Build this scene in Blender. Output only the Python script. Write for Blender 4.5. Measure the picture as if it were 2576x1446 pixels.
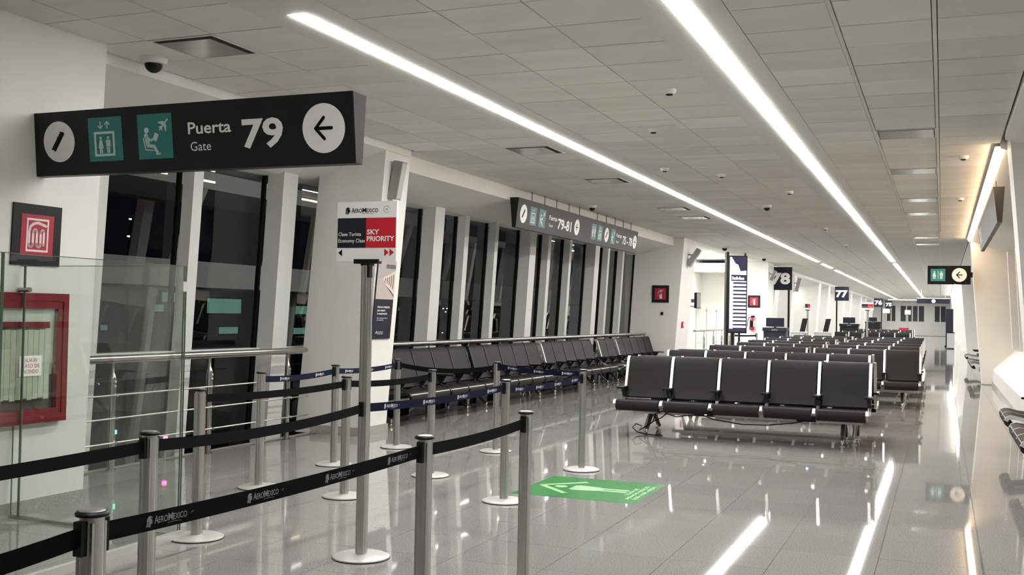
import bpy, bmesh, math, random
from mathutils import Vector, Matrix
random.seed(7)
C = bpy.context.scene.collection
for o in list(bpy.data.objects): bpy.data.objects.remove(o)
PI = math.pi

# ------------------------------------------------------------------ camera, world, exposure
def setup_camera():
    yaw, pitch, roll, f, hc = -0.38788, 0.024222, 0.018503, 2652.6, 1.5
    fw = Vector((math.sin(yaw), math.cos(yaw), 0)); r = Vector((math.cos(yaw), -math.sin(yaw), 0)); u = Vector((0, 0, 1))
    f2 = fw*math.cos(pitch) + u*math.sin(pitch); u2 = u*math.cos(pitch) - fw*math.sin(pitch)
    r3 = r*math.cos(roll) + u2*math.sin(roll); u3 = u2*math.cos(roll) - r*math.sin(roll)
    cam = bpy.data.cameras.new('camera'); o = bpy.data.objects.new('camera', cam); C.objects.link(o)
    m = Matrix.Identity(4)
    for k in range(3):
        m[k][0] = r3[k]; m[k][1] = u3[k]; m[k][2] = -f2[k]
    m[0][3], m[1][3], m[2][3] = 0, 0, hc
    o.matrix_world = m
    cam.sensor_fit = 'HORIZONTAL'; cam.sensor_width = 36.0; cam.lens = f/2576*36.0
    cam.clip_start = 0.05; cam.clip_end = 400
    bpy.context.scene.camera = o
setup_camera()
S = bpy.context.scene
w = bpy.data.worlds.new('night_sky'); S.world = w; w.use_nodes = True
w.node_tree.nodes['Background'].inputs[0].default_value = (0.10, 0.13, 0.20, 1)
w.node_tree.nodes['Background'].inputs[1].default_value = 0.05
S.view_settings.view_transform = 'Standard'; S.view_settings.look = 'None'
S.view_settings.gamma = 1.0; S.view_settings.use_curve_mapping = False
S.view_settings.exposure = 1.70
S.cycles.use_denoising = True
S.cycles.max_bounces = 9; S.cycles.diffuse_bounces = 4; S.cycles.glossy_bounces = 5; S.cycles.transparent_max_bounces = 16
S.cycles.sample_clamp_indirect = 6.0
STRIP = 17.0      # emission of the white ceiling strips
WARM = 11.0       # emission of the warm cove strip

# ------------------------------------------------------------------ materials
def mat(name, col, rough=0.6, metal=0.0, spec=0.5, var=0.0, scale=8.0, bump=0.0, emit=None, estr=0.0, stretch=None):
    m = bpy.data.materials.new(name); m.use_nodes = True
    nt = m.node_tree; b = nt.nodes['Principled BSDF']
    b.inputs['Base Color'].default_value = (*col, 1); b.inputs['Roughness'].default_value = rough
    b.inputs['Metallic'].default_value = metal; b.inputs['Specular IOR Level'].default_value = spec
    if emit:
        b.inputs['Emission Color'].default_value = (*emit, 1); b.inputs['Emission Strength'].default_value = estr
    if var or bump:
        tc = nt.nodes.new('ShaderNodeTexCoord'); nz = nt.nodes.new('ShaderNodeTexNoise')
        nz.inputs['Scale'].default_value = scale; nz.inputs['Detail'].default_value = 5
        if stretch:
            mp = nt.nodes.new('ShaderNodeMapping'); mp.inputs['Scale'].default_value = stretch
            nt.links.new(tc.outputs['Object'], mp.inputs['Vector']); nt.links.new(mp.outputs['Vector'], nz.inputs['Vector'])
        else:
            nt.links.new(tc.outputs['Object'], nz.inputs['Vector'])
        if var:
            cr = nt.nodes.new('ShaderNodeValToRGB')
            cr.color_ramp.elements[0].position = 0.3; cr.color_ramp.elements[1].position = 0.7
            cr.color_ramp.elements[0].color = tuple(c*(1-var) for c in col) + (1,)
            cr.color_ramp.elements[1].color = tuple(min(1, c*(1+var)) for c in col) + (1,)
            nt.links.new(nz.outputs['Fac'], cr.inputs['Fac']); nt.links.new(cr.outputs['Color'], b.inputs['Base Color'])
        if bump:
            bp = nt.nodes.new('ShaderNodeBump'); bp.inputs['Strength'].default_value = bump; bp.inputs['Distance'].default_value = 0.01
            nt.links.new(nz.outputs['Fac'], bp.inputs['Height']); nt.links.new(bp.outputs['Normal'], b.inputs['Normal'])
    return m

def glass_mat(name, tint, refl=1.0, ior=1.5, f0k=1.0):
    m = bpy.data.materials.new(name); m.use_nodes = True
    nt = m.node_tree; nt.nodes.remove(nt.nodes['Principled BSDF'])
    out = nt.nodes['Material Output']
    tr = nt.nodes.new('ShaderNodeBsdfTransparent'); tr.inputs['Color'].default_value = (*tint, 1)
    gl = nt.nodes.new('ShaderNodeBsdfGlossy'); gl.inputs['Roughness'].default_value = 0.01; gl.inputs['Color'].default_value = (refl, refl, refl, 1)
    lw = nt.nodes.new('ShaderNodeLayerWeight'); lw.inputs['Blend'].default_value = 0.5
    pw = nt.nodes.new('ShaderNodeMath'); pw.operation = 'POWER'; pw.inputs[1].default_value = 5.0
    fr = nt.nodes.new('ShaderNodeMath'); fr.operation = 'MULTIPLY_ADD'
    f0 = ((ior-1)/(ior+1))**2*f0k
    fr.inputs[1].default_value = 1-f0; fr.inputs[2].default_value = f0
    nt.links.new(lw.outputs['Facing'], pw.inputs[0]); nt.links.new(pw.outputs[0], fr.inputs[0])
    mx = nt.nodes.new('ShaderNodeMixShader')
    nt.links.new(fr.outputs[0], mx.inputs[0]); nt.links.new(tr.outputs[0], mx.inputs[1]); nt.links.new(gl.outputs[0], mx.inputs[2])
    nt.links.new(mx.outputs[0], out.inputs['Surface'])
    return m

def floor_mat():
    m = bpy.data.materials.new('polished_granite'); m.use_nodes = True
    nt = m.node_tree; b = nt.nodes['Principled BSDF']
    g = nt.nodes.new('ShaderNodeNewGeometry')
    n1 = nt.nodes.new('ShaderNodeTexNoise'); n1.inputs['Scale'].default_value = 140; n1.inputs['Detail'].default_value = 3
    n2 = nt.nodes.new('ShaderNodeTexNoise'); n2.inputs['Scale'].default_value = 1.4; n2.inputs['Detail'].default_value = 3
    oi = nt.nodes.new('ShaderNodeObjectInfo')
    for n in (n1, n2): nt.links.new(g.outputs['Position'], n.inputs['Vector'])
    cr = nt.nodes.new('ShaderNodeValToRGB')
    cr.color_ramp.elements[0].position = 0.32; cr.color_ramp.elements[0].color = (0.155, 0.152, 0.145, 1)
    cr.color_ramp.elements[1].position = 0.68; cr.color_ramp.elements[1].color = (0.42, 0.412, 0.395, 1)
    nt.links.new(n1.outputs['Fac'], cr.inputs['Fac'])
    mr = nt.nodes.new('ShaderNodeMapRange'); mr.inputs['To Min'].default_value = 0.94; mr.inputs['To Max'].default_value = 1.06
    nt.links.new(n2.outputs['Fac'], mr.inputs['Value'])
    mr2 = nt.nodes.new('ShaderNodeMapRange'); mr2.inputs['To Min'].default_value = 0.96; mr2.inputs['To Max'].default_value = 1.04
    nt.links.new(oi.outputs['Random'], mr2.inputs['Value'])
    mu = nt.nodes.new('ShaderNodeMath'); mu.operation = 'MULTIPLY'
    nt.links.new(mr.outputs[0], mu.inputs[0]); nt.links.new(mr2.outputs[0], mu.inputs[1])
    hs = nt.nodes.new('ShaderNodeHueSaturation')
    nt.links.new(mu.outputs[0], hs.inputs['Value']); nt.links.new(cr.outputs['Color'], hs.inputs['Color'])
    nt.links.new(hs.outputs['Color'], b.inputs['Base Color'])
    b.inputs['Roughness'].default_value = 0.035; b.inputs['IOR'].default_value = 1.36
    return m

def emis(name, col, s):
    m = bpy.data.materials.new(name); m.use_nodes = True
    nt = m.node_tree; nt.nodes.remove(nt.nodes['Principled BSDF'])
    e = nt.nodes.new('ShaderNodeEmission'); e.inputs[0].default_value = (*col, 1); e.inputs[1].default_value = s
    nt.links.new(e.outputs[0], nt.nodes['Material Output'].inputs['Surface'])
    return m

def tint_random(m, lo, hi):
    nt = m.node_tree; b = nt.nodes['Principled BSDF']; l = b.inputs['Base Color'].links[0]; src = l.from_socket
    oi = nt.nodes.new('ShaderNodeObjectInfo'); mr = nt.nodes.new('ShaderNodeMapRange'); hs = nt.nodes.new('ShaderNodeHueSaturation')
    mr.inputs['To Min'].default_value = lo; mr.inputs['To Max'].default_value = hi
    nt.links.new(oi.outputs['Random'], mr.inputs['Value']); nt.links.new(mr.outputs[0], hs.inputs['Value'])
    nt.links.new(src, hs.inputs['Color']); nt.links.new(hs.outputs['Color'], b.inputs['Base Color'])
M = {}
M['floor'] = floor_mat()
M['grout'] = mat('dark_grout', (0.14, 0.135, 0.125), 0.7, var=0.15, scale=20)
M['wall'] = mat('white_plaster', (0.78, 0.765, 0.72), 0.55, var=0.02, scale=3, bump=0.02)
M['wall_grey'] = mat('pale_grey_paint', (0.72, 0.72, 0.69), 0.5, var=0.02, scale=3)
M['fin'] = mat('white_metal_mullion', (0.66, 0.665, 0.64), 0.45, var=0.02, scale=4)
M['tile'] = mat('mineral_fibre_tile', (0.80, 0.772, 0.722), 0.85, var=0.045, scale=1.6, stretch=(0.5, 2.2, 1))
tint_random(M['tile'], 0.93, 1.05)
M['tilegap'] = mat('tile_shadow_gap', (0.12, 0.11, 0.095), 0.9, var=0.1)
M['runner'] = mat('ceiling_runner', (0.76, 0.74, 0.69), 0.5, var=0.02)
M['soffit'] = mat('smooth_soffit', (0.74, 0.72, 0.67), 0.6, var=0.015, scale=2)
M['skirt'] = mat('granite_skirting', (0.36, 0.345, 0.31), 0.25, var=0.25, scale=120)
M['strip'] = emis('led_diffuser', (1.0, 0.99, 0.965), STRIP)
M['warm'] = emis('warm_led_diffuser', (1.0, 0.69, 0.43), WARM)
M['panel_light'] = emis('panel_lamp', (1.0, 0.98, 0.94), 30.0)
M['far_fill'] = emis('far_fill_glow', (1.0, 0.98, 0.95), 6.0)  # glow of the strip added in the far left recess
M['steel'] = mat('brushed_steel', (0.52, 0.515, 0.495), 0.36, 1.0, var=0.05, scale=30, stretch=(40, 40, 1))
M['steel_dark'] = mat('stainless_rail', (0.42, 0.405, 0.375), 0.24, 1.0, var=0.05, scale=20)
M['base'] = mat('satin_base_plate', (0.66, 0.65, 0.61), 0.38, 0.35, var=0.03)
M['chrome'] = mat('chrome', (0.80, 0.79, 0.76), 0.12, 1.0, var=0.02)
M['alu'] = mat('silver_seat_frame', (0.80, 0.79, 0.76), 0.30, 0.85, var=0.02)
M['black'] = mat('black_plastic', (0.006, 0.006, 0.006), 0.45, spec=0.3, var=0.1)
M['vinyl'] = mat('black_leatherette', (0.016, 0.0156, 0.0146), 0.58, spec=0.18, var=0.12, scale=60, bump=0.12)
M['belt'] = mat('black_webbing', (0.0035, 0.0035, 0.0045), 0.8, spec=0.12, var=0.2, scale=200)
M['belt_blue'] = mat('navy_webbing', (0.004, 0.0065, 0.024), 0.8, spec=0.12, var=0.15, scale=200)
M['print'] = mat('belt_print', (0.62, 0.63, 0.65), 0.6, var=0.02)
M['print_dim'] = mat('faint_belt_print', (0.30, 0.30, 0.32), 0.6, var=0.02)
M['sign'] = mat('charcoal_sign_panel', (0.008, 0.0095, 0.0105), 0.45, spec=0.3, var=0.08, scale=4)
M['sign_grey'] = mat('grey_sign_panel', (0.030, 0.029, 0.027), 0.5, spec=0.3, var=0.05, scale=4)
M['white'] = mat('white_vinyl', (0.94, 0.935, 0.91), 0.5, var=0.01)
M['ink'] = mat('black_ink', (0.006, 0.006, 0.007), 0.55, spec=0.15, var=0.02)
M['greyink'] = mat('grey_ink', (0.42, 0.42, 0.41), 0.5, var=0.02)
M['teal'] = mat('teal_vinyl', (0.026, 0.225, 0.22), 0.45, var=0.03)
M['teal2'] = mat('pale_teal_vinyl', (0.075, 0.19, 0.19), 0.45, var=0.03)
M['mint'] = mat('pale_pictogram', (0.62, 0.80, 0.76), 0.5, var=0.02)
M['red'] = mat('fire_red', (0.38, 0.016, 0.042), 0.4, var=0.04, scale=5)
M['red_paint'] = mat('red_cabinet_enamel', (0.21, 0.009, 0.017), 0.3, var=0.06, scale=5)
M['sky_red'] = mat('bright_red_print', (0.62, 0.014, 0.03), 0.45, var=0.02)
M['navy'] = mat('navy_print', (0.010, 0.011, 0.018), 0.45, var=0.02)
M['pink'] = mat('pale_pink_print', (0.80, 0.62, 0.62), 0.5, var=0.02)
M['green'] = mat('green_floor_vinyl', (0.035, 0.24, 0.055), 0.25, var=0.04, scale=3)
M['green_print'] = mat('pale_green_print', (0.40, 0.66, 0.36), 0.3, var=0.02)
M['hose'] = mat('canvas_hose', (0.62, 0.60, 0.50), 0.8, var=0.06, scale=30)
M['cab_dark'] = mat('cabinet_inside', (0.10, 0.055, 0.045), 0.6, var=0.1)
M['glass'] = glass_mat('clear_glass', (0.945, 0.97, 0.955))
M['pane'] = glass_mat('facade_glass', (0.50, 0.60, 0.575), 1.0, 1.6)
M['glass_edge'] = mat('glass_edge', (0.10, 0.14, 0.11), 0.15, var=0.05)
M['night'] = mat('night_tarmac', (0.02, 0.022, 0.024), 0.8, var=0.2)
M['shade'] = mat('dark_sunshade', (0.045, 0.05, 0.055), 0.6, var=0.08, scale=2)
M['bridge'] = mat('boarding_bridge_paint', (0.55, 0.53, 0.50), 0.6, var=0.04)
M['green_glow'] = emis('greenish_glow_panel', (0.42, 0.80, 0.66), 0.10)  # glow of the outside panels that partly stand for reflections
M['white_lamp'] = emis('apron_floodlight', (1, 0.97, 0.9), 2.5)
M['red_lamp'] = emis('red_indicator', (1, 0.03, 0.12), 9)
M['green_led'] = emis('green_indicator', (0.05, 0.9, 0.35), 3)
M['blue_led'] = emis('blue_indicator', (0.2, 0.3, 1.0), 12)
M['white_led'] = emis('white_indicator', (0.9, 0.95, 1.0), 8)
M['pinklit'] = emis('pink_lit_panel', (0.8, 0.5, 0.45), 0.5)
M['screen'] = emis('screen_white', (0.90, 0.87, 1.0), 1.1)
M['screen_cyan'] = emis('screen_cyan', (0.45, 0.95, 1.0), 0.9)
M['screen_dark'] = emis('screen_dark', (0.10, 0.09, 0.16), 0.22)
M['grey_dev'] = mat('grey_plastic', (0.26, 0.26, 0.25), 0.55, var=0.06, scale=20)
M['white_dev'] = mat('white_plastic', (0.75, 0.74, 0.70), 0.5, var=0.02)
M['navy_desk'] = mat('navy_laminate', (0.016, 0.018, 0.035), 0.4, var=0.06)
M['grey_desk'] = mat('grey_laminate', (0.42, 0.43, 0.42), 0.45, var=0.04)
M['vent_plate'] = mat('diffuser_plate', (0.74, 0.73, 0.70), 0.2, 0.45, var=0.02)
M['void'] = mat('dark_plenum', (0.015, 0.013, 0.011), 0.9, var=0.1)
M['photo_a'] = mat('poster_photo_sky', (0.42, 0.38, 0.37), 0.5, var=0.12, scale=3)
M['photo_b'] = mat('poster_photo_floor', (0.50, 0.42, 0.39), 0.5, var=0.08, scale=3)
M['photo_c'] = mat('poster_photo_people', (0.12, 0.09, 0.08), 0.5, var=0.2, scale=30)
M['photo_d'] = mat('poster_photo_panels', (0.66, 0.55, 0.47), 0.5, var=0.06, scale=12)
M['poster_navy'] = mat('poster_navy', (0.020, 0.021, 0.034), 0.55, spec=0.15, var=0.04)
M['ivory'] = mat('ivory_wall', (0.86, 0.86, 0.82), 0.5, var=0.01)
M['gun'] = mat('gunmetal_leg', (0.10, 0.097, 0.09), 0.35, 0.8, var=0.05)
M['rod'] = mat('stainless_rod', (0.42, 0.41, 0.38), 0.4, 1.0, var=0.05)
M['frame_black'] = mat('black_seat_frame', (0.008, 0.008, 0.008), 0.5, spec=0.3, var=0.05)

# ------------------------------------------------------------------ mesh helpers
class MB:
    def __init__(s): s.v = []; s.f = []; s.mi = []; s.mats = []; s.cur = 0
    def use(s, m):
        if m not in s.mats: s.mats.append(m)
        s.cur = s.mats.index(m); return s
    def add(s, vs, fs):
        n = len(s.v); s.v += [tuple(v) for v in vs]
        for f in fs: s.f.append([n+i for i in f]); s.mi.append(s.cur)
        return s
    def box(s, a, b):
        x0, y0, z0 = a; x1, y1, z1 = b
        if x0 > x1: x0, x1 = x1, x0
        if y0 > y1: y0, y1 = y1, y0
        if z0 > z1: z0, z1 = z1, z0
        return s.add([(x0,y0,z0),(x1,y0,z0),(x1,y1,z0),(x0,y1,z0),(x0,y0,z1),(x1,y0,z1),(x1,y1,z1),(x0,y1,z1)],
                     [(0,3,2,1),(4,5,6,7),(0,1,5,4),(1,2,6,5),(2,3,7,6),(3,0,4,7)])
    def hexa(s, lo, hi):      # two quads (same winding, lo below hi) joined
        return s.add(list(lo)+list(hi), [(0,3,2,1),(4,5,6,7),(0,1,5,4),(1,2,6,5),(2,3,7,6),(3,0,4,7)])
    def quad(s, a, b, c, d): return s.add([a,b,c,d], [(0,1,2,3)])
    def prism(s, poly, axis, a, b):   # poly of 2D points in the other two axes (cyclic order), extruded a..b along axis
        n = len(poly)
        def P(p, t):
            if axis == 0: return (t, p[0], p[1])
            if axis == 1: return (p[0], t, p[1])
            return (p[0], p[1], t)
        vs = [P(p, a) for p in poly] + [P(p, b) for p in poly]
        fs = [tuple(range(n))[::-1], tuple(range(n, 2*n))] + [(i, (i+1) % n, n+(i+1) % n, n+i) for i in range(n)]
        return s.add(vs, fs)
    def tube(s, path, r, n=8, caps=True):
        pts = [Vector(p) for p in path]; rings = []; up = None
        for i, p in enumerate(pts):
            d = (pts[min(i+1, len(pts)-1)] - pts[max(i-1, 0)]).normalized()
            if up is None:
                up = Vector((0,0,1)) if abs(d.z) < 0.9 else Vector((1,0,0))
            a = d.cross(up).normalized(); b = a.cross(d).normalized(); up = b
            rr = r[i] if isinstance(r, (list, tuple)) else r
            rings.append([p + a*math.cos(2*PI*k/n)*rr + b*math.sin(2*PI*k/n)*rr for k in range(n)])
        vs = [v for ring in rings for v in ring]; fs = []
        for i in range(len(rings)-1):
            for k in range(n): fs.append((i*n+k, i*n+(k+1) % n, (i+1)*n+(k+1) % n, (i+1)*n+k))
        if caps:
            fs.append(tuple(range(n))[::-1]); fs.append(tuple(range((len(rings)-1)*n, len(rings)*n)))
        return s.add(vs, fs)
    def lathe(s, prof, c=(0,0,0), n=24, axis='z'):
        vs = []; fs = []; m = len(prof)
        for r, z in prof:
            for k in range(n):
                a = 2*PI*k/n; p = (r*math.cos(a), r*math.sin(a), z)
                vs.append((c[0]+p[0], c[1]+p[1], c[2]+p[2]))
        for i in range(m-1):
            for k in range(n): fs.append((i*n+k, i*n+(k+1) % n, (i+1)*n+(k+1) % n, (i+1)*n+k))
        fs.append(tuple(range(n))[::-1]); fs.append(tuple(range((m-1)*n, m*n)))
        return s.add(vs, fs)
    def flat(s, polys, o, u, v, lift=0.0015):   # polys: list of 2D polygons on plane o,u,v
        o, u, v = Vector(o), Vector(u), Vector(v); nrm = u.cross(v).normalized()
        for p in polys: s.add([o + u*a + v*b + nrm*lift for a, b in p], [tuple(range(len(p)))])
        return s
    def mesh(s, name, m=None, smooth=False):
        me = bpy.data.meshes.new(name); me.from_pydata(s.v, [], s.f)
        mats = s.mats or [m]
        for x in mats: me.materials.append(x)
        if s.mats: me.polygons.foreach_set('material_index', s.mi)
        if smooth:
            me.polygons.foreach_set('use_smooth', [True]*len(me.polygons))
            try: me.set_sharp_from_angle(angle=math.radians(40))
            except Exception: pass
        me.update(); return me
    def build(s, name, m=None, parent=None, smooth=False, loc=None):
        return link(name, s.mesh(name, m, smooth), parent, loc)

def link(name, me, parent=None, loc=None, rot=None):
    o = bpy.data.objects.new(name, me); C.objects.link(o)
    if parent: o.parent = parent
    if loc: o.location = loc
    if rot: o.rotation_euler = rot
    return o
def tag(o, label=None, cat=None, group=None, kind=None):
    if label: o['label'] = label
    if cat: o['category'] = cat
    if group: o['group'] = group
    if kind: o['kind'] = kind
    return o
def thing(name, label, cat, loc=(0,0,0), rz=0, group=None):
    o = bpy.data.objects.new(name, None); C.objects.link(o); o.location = loc; o.rotation_euler = (0, 0, rz)
    o.empty_display_size = 0.1
    return tag(o, label, cat, group)
def struct(name, mb, m=None, smooth=False):
    o = mb.build(name, m, None, smooth); o['kind'] = 'structure'; return o

# ------------------------------------------------------------------ 2D shapes for prints
def disc(cx, cy, r, n=28, ry=None):
    ry = ry or r; return [(cx + r*math.cos(2*PI*k/n), cy + ry*math.sin(2*PI*k/n)) for k in range(n)]
def rect(x0, y0, x1, y1): return [(x0,y0),(x1,y0),(x1,y1),(x0,y1)]
def ring(x0, y0, x1, y1, t): return [rect(x0,y0,x1,y0+t), rect(x0,y1-t,x1,y1), rect(x0,y0+t,x0+t,y1-t), rect(x1-t,y0+t,x1,y1-t)]
def stroke(path, w, cap=True):
    out = []
    for (ax, ay), (bx, by) in zip(path, path[1:]):
        dx, dy = bx-ax, by-ay; l = math.hypot(dx, dy) or 1; nx, ny = -dy/l*w/2, dx/l*w/2
        out.append([(ax-nx, ay-ny), (bx-nx, by-ny), (bx+nx, by+ny), (ax+nx, ay+ny)])
    if cap: out += [disc(x, y, w/2, 12) for x, y in path]
    return out
def xf(polys, x, y, s, sy=None): sy = sy or s; return [[(x+a*s, y+b*sy) for a, b in p] for p in polys]
def arc(cx, cy, r, a0, a1, n=10): return [(cx + r*math.cos(a0+(a1-a0)*k/n), cy + r*math.sin(a0+(a1-a0)*k/n)) for k in range(n+1)]

_tc = {}
def text2d(body, bold=0.0, spacing=1.0):
    key = (body, bold, spacing)
    if key in _tc: return _tc[key]
    cu = bpy.data.curves.new('txt', 'FONT'); cu.body = body; cu.size = 1.0; cu.offset = bold; cu.resolution_u = 3; cu.space_character = spacing
    o = bpy.data.objects.new('txt', cu); C.objects.link(o)
    me = bpy.data.meshes.new_from_object(o.evaluated_get(bpy.context.evaluated_depsgraph_get()))
    vs = [(v.co.x, v.co.y) for v in me.vertices]; fs = [tuple(p.vertices) for p in me.polygons]
    bpy.data.objects.remove(o); bpy.data.meshes.remove(me); bpy.data.curves.remove(cu)
    _tc[key] = (vs, fs); return _tc[key]
def put_text(mb, body, x, y, h, o, u, v, width=None, bold=0.0, lift=0.002, italic=0.0, align='l'):
    vs, fs = text2d(body, bold)
    xs = [a for a, b in vs]; ys = [b for a, b in vs]
    x0, x1, y0, y1 = min(xs), max(xs), min(ys), max(ys)
    cap_vs, _ = text2d('H', bold); cb = [b for a, b in cap_vs]; ch = max(cb)-min(cb); cy0 = min(cb)
    sy = h/ch; sx = (width/(x1-x0)) if width else sy
    if align == 'c': x = x - (x1-x0)*sx/2
    o, u, v = Vector(o), Vector(u), Vector(v); n = u.cross(v).normalized()
    P = [o + u*(x + (a-x0)*sx + (b-cy0)*sy*italic) + v*(y + (b-cy0)*sy) + n*lift for a, b in vs]
    nf = len(mb.f); mb.add(P, fs)
    # keep winding facing n
    for k in range(nf, len(mb.f)):
        f = mb.f[k]; a, b, c = (Vector(mb.v[f[0]]), Vector(mb.v[f[1]]), Vector(mb.v[f[2]]))
        if (b-a).cross(c-a).dot(n) < 0: mb.f[k] = f[::-1]

# pictograms in a unit box 0..1 (x right, y up)
def ic_person(cx=0.5, y=0.0, h=1.0, skirt=False):
    w = 0.15*h
    out = [disc(cx, y+0.90*h, 0.085*h, 16)]
    if skirt: out.append([(cx-w*0.55, y+0.78*h), (cx-w*1.25, y+0.30*h), (cx+w*1.25, y+0.30*h), (cx+w*0.55, y+0.78*h)])
    else: out.append(rect(cx-w, y+0.38*h, cx+w, y+0.78*h))
    out.append(rect(cx-w*0.75, y, cx-w*0.08, y+0.36*h)); out.append(rect(cx+w*0.08, y, cx+w*0.75, y+0.36*h))
    return out
def ic_lift():
    out = ring(0.14, 0.06, 0.80, 0.70, 0.065)
    out += xf(ic_person(0.5, 0, 1, True), 0.12, 0.14, 0.46, 0.44) + xf(ic_person(0.5, 0, 1), 0.36, 0.14, 0.46, 0.44)
    out += stroke([(0.36, 0.78), (0.36, 0.95)], 0.035) + stroke([(0.29, 0.85), (0.36, 0.78), (0.43, 0.85)], 0.035)
    out += stroke([(0.58, 0.78), (0.58, 0.95)], 0.035) + stroke([(0.51, 0.88), (0.58, 0.95), (0.65, 0.88)], 0.035)
    return out
def ic_plane(): # small aircraft pointing up-right
    b = [disc(0.5, 0.5, 0.001, 6)]
    out = stroke([(0.18, 0.18), (0.86, 0.86)], 0.13)
    out += [[(0.62, 0.62), (0.40, 0.52), (0.02, 0.66), (0.08, 0.72), (0.48, 0.76)][::-1], [(0.62, 0.62), (0.76, 0.48), (0.72, 0.08), (0.66, 0.02), (0.52, 0.40)][::-1]]
    out += [[(0.30, 0.30), (0.05, 0.33), (0.10, 0.38), (0.32, 0.42)][::-1], [(0.30, 0.30), (0.42, 0.32), (0.38, 0.10), (0.33, 0.05)][::-1]]
    return out
def ic_lounge():
    out = [disc(0.24, 0.66, 0.075, 16)]
    out += stroke([(0.22, 0.52), (0.27, 0.30)], 0.13)
    out += stroke([(0.27, 0.27), (0.46, 0.25), (0.56, 0.08)], 0.085) + stroke([(0.53, 0.05), (0.64, 0.06)], 0.05)
    out += stroke([(0.24, 0.50), (0.36, 0.40), (0.46, 0.44)], 0.06)
    out += [[(0.42, 0.42), (0.54, 0.36), (0.62, 0.54), (0.50, 0.60)]]
    out += stroke([(0.13, 0.46), (0.19, 0.17), (0.44, 0.15)], 0.03)
    out += xf(ic_plane(), 0.60, 0.60, 0.36)
    return out
def ic_escalator():
    out = stroke([(-0.34, -0.46), (0.34, 0.46)], 0.17, False)
    for k in range(9):
        t = -0.40 + 0.10*k; x, y = t*0.74, t*1.0
        out.append([(x-0.21, y+0.0), (x-0.10, y-0.02), (x-0.05, y+0.10), (x-0.21, y+0.11)])
    return out
def ic_arrow(): return stroke([(0.30, 0), (-0.30, 0)], 0.11) + stroke([(0.02, 0.34), (-0.30, 0), (0.02, -0.34)], 0.11)
def ic_extinguisher():
    out = [rect(0.42, 0.05, 0.68, 0.62), disc(0.55, 0.62, 0.13, 16), rect(0.50, 0.70, 0.60, 0.82), rect(0.42, 0.80, 0.78, 0.87)]
    out += stroke([(0.50, 0.82), (0.36, 0.78), (0.28, 0.62), (0.26, 0.42)], 0.05) + stroke([(0.26, 0.42), (0.26, 0.34)], 0.085)
    return out
def ic_hose():
    out = ring(0.12, 0.06, 0.88, 0.94, 0.055)
    p = [(0.78, 0.76), (0.62, 0.80), (0.50, 0.83), (0.36, 0.80), (0.25, 0.72), (0.22, 0.60), (0.22, 0.26)]
    p += arc(0.285, 0.26, 0.065, PI, 2*PI, 6) + [(0.35, 0.56)] + arc(0.415, 0.58, 0.065, PI, 0, 6)
    p += [(0.48, 0.26)] + arc(0.545, 0.26, 0.065, PI, 2*PI, 6) + [(0.61, 0.56)] + arc(0.665, 0.58, 0.055, PI, 0, 6) + [(0.72, 0.26)]
    out += stroke(p, 0.075)
    return out
def ic_wc(): return xf(ic_person(0.5, 0, 1, True), -0.16, 0.14, 0.78, 0.72) + [rect(0.485, 0.14, 0.525, 0.86)] + xf(ic_person(0.5, 0, 1), 0.36, 0.14, 0.78, 0.72)
def ic_head():   # abstract plumed profile used as the carrier's emblem
    out = [[(0.42, 0.05), (0.62, 0.05), (0.66, 0.30), (0.86, 0.34), (0.82, 0.44), (0.90, 0.50), (0.82, 0.66), (0.62, 0.78), (0.40, 0.66)],
           [(0.38, 0.66), (0.66, 0.82), (0.88, 0.74), (0.80, 0.90), (0.50, 1.0), (0.22, 0.88), (0.10, 0.62), (0.22, 0.50)]]
    for k in range(4):
        y = 0.12 + 0.13*k
        out.append([(0.36, y), (0.37, y+0.09), (0.02+0.03*k, y+0.07), (0.10+0.02*k, y-0.03)][::-1])
    return out

# ------------------------------------------------------------------ setting: floor
H = 3.5
FX0, FX1, FY0, FY1 = -7.1, 1.65, -6.0, 113.0
fl = MB().box((FX0, FY0, -0.30), (FX1, FY1, -0.004))
fl.box((-9.6, 27.9, -0.3), (FX0, 60, -0.004))
floor = struct('floor', fl, M['grout'])
T = 0.6; xg = [-7.08 + 0.12*0] ; X0 = -0.36 - 12*T + 0.0   # joints at -0.36 - 0.6k
cols = [X0 + T*k for k in range(-0, 16)]
cols = [c for c in cols if c < FX1]
tile_me = MB().hexa([(0.0015,0.0015,-0.008),(T-0.0015,0.0015,-0.008),(T-0.0015,T-0.0015,-0.008),(0.0015,T-0.0015,-0.008)],
                    [(0.0015,0.0015,0),(T-0.0015,0.0015,0),(T-0.0015,T-0.0015,0),(0.0015,T-0.0015,0)]).mesh('floor_tile', M['floor'])
YF = 8.25 - 8*T
cells = []
for k in range(-14, 175):
    y = YF + T*k
    if y < FY0 or y+T > FY1: continue
    for c in cols:
        if c < FX0-0.25 or c+T > FX1+0.1: continue
        x = max(c, FX0)
        cells.append((c, y))
def visible_rank(c):   # nearest tiles inside the view cone first
    x, y = c[0]+T/2, c[1]+T/2; zc = 0.926*y - 0.378*x; xc = 0.926*x + 0.378*y
    if zc < 0.5 or y < 4.2: return 1e9
    if abs(xc/zc) > 0.55: return 1e9
    return zc
cells.sort(key=visible_rank)
rest = MB()
for i, (x, y) in enumerate(cells):
    if i < 290 and x > FX0: link('floor_tile', tile_me, floor, (x, y, 0))
    else:
        a = max(x, FX0); rest.hexa([(a+.0015,y+.0015,-.008),(x+T-.0015,y+.0015,-.008),(x+T-.0015,y+T-.0015,-.008),(a+.0015,y+T-.0015,-.008)],
             [(a+.0015,y+.0015,0),(x+T-.0015,y+.0015,0),(x+T-.0015,y+T-.0015,0),(a+.0015,y+T-.0015,0)])
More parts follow.
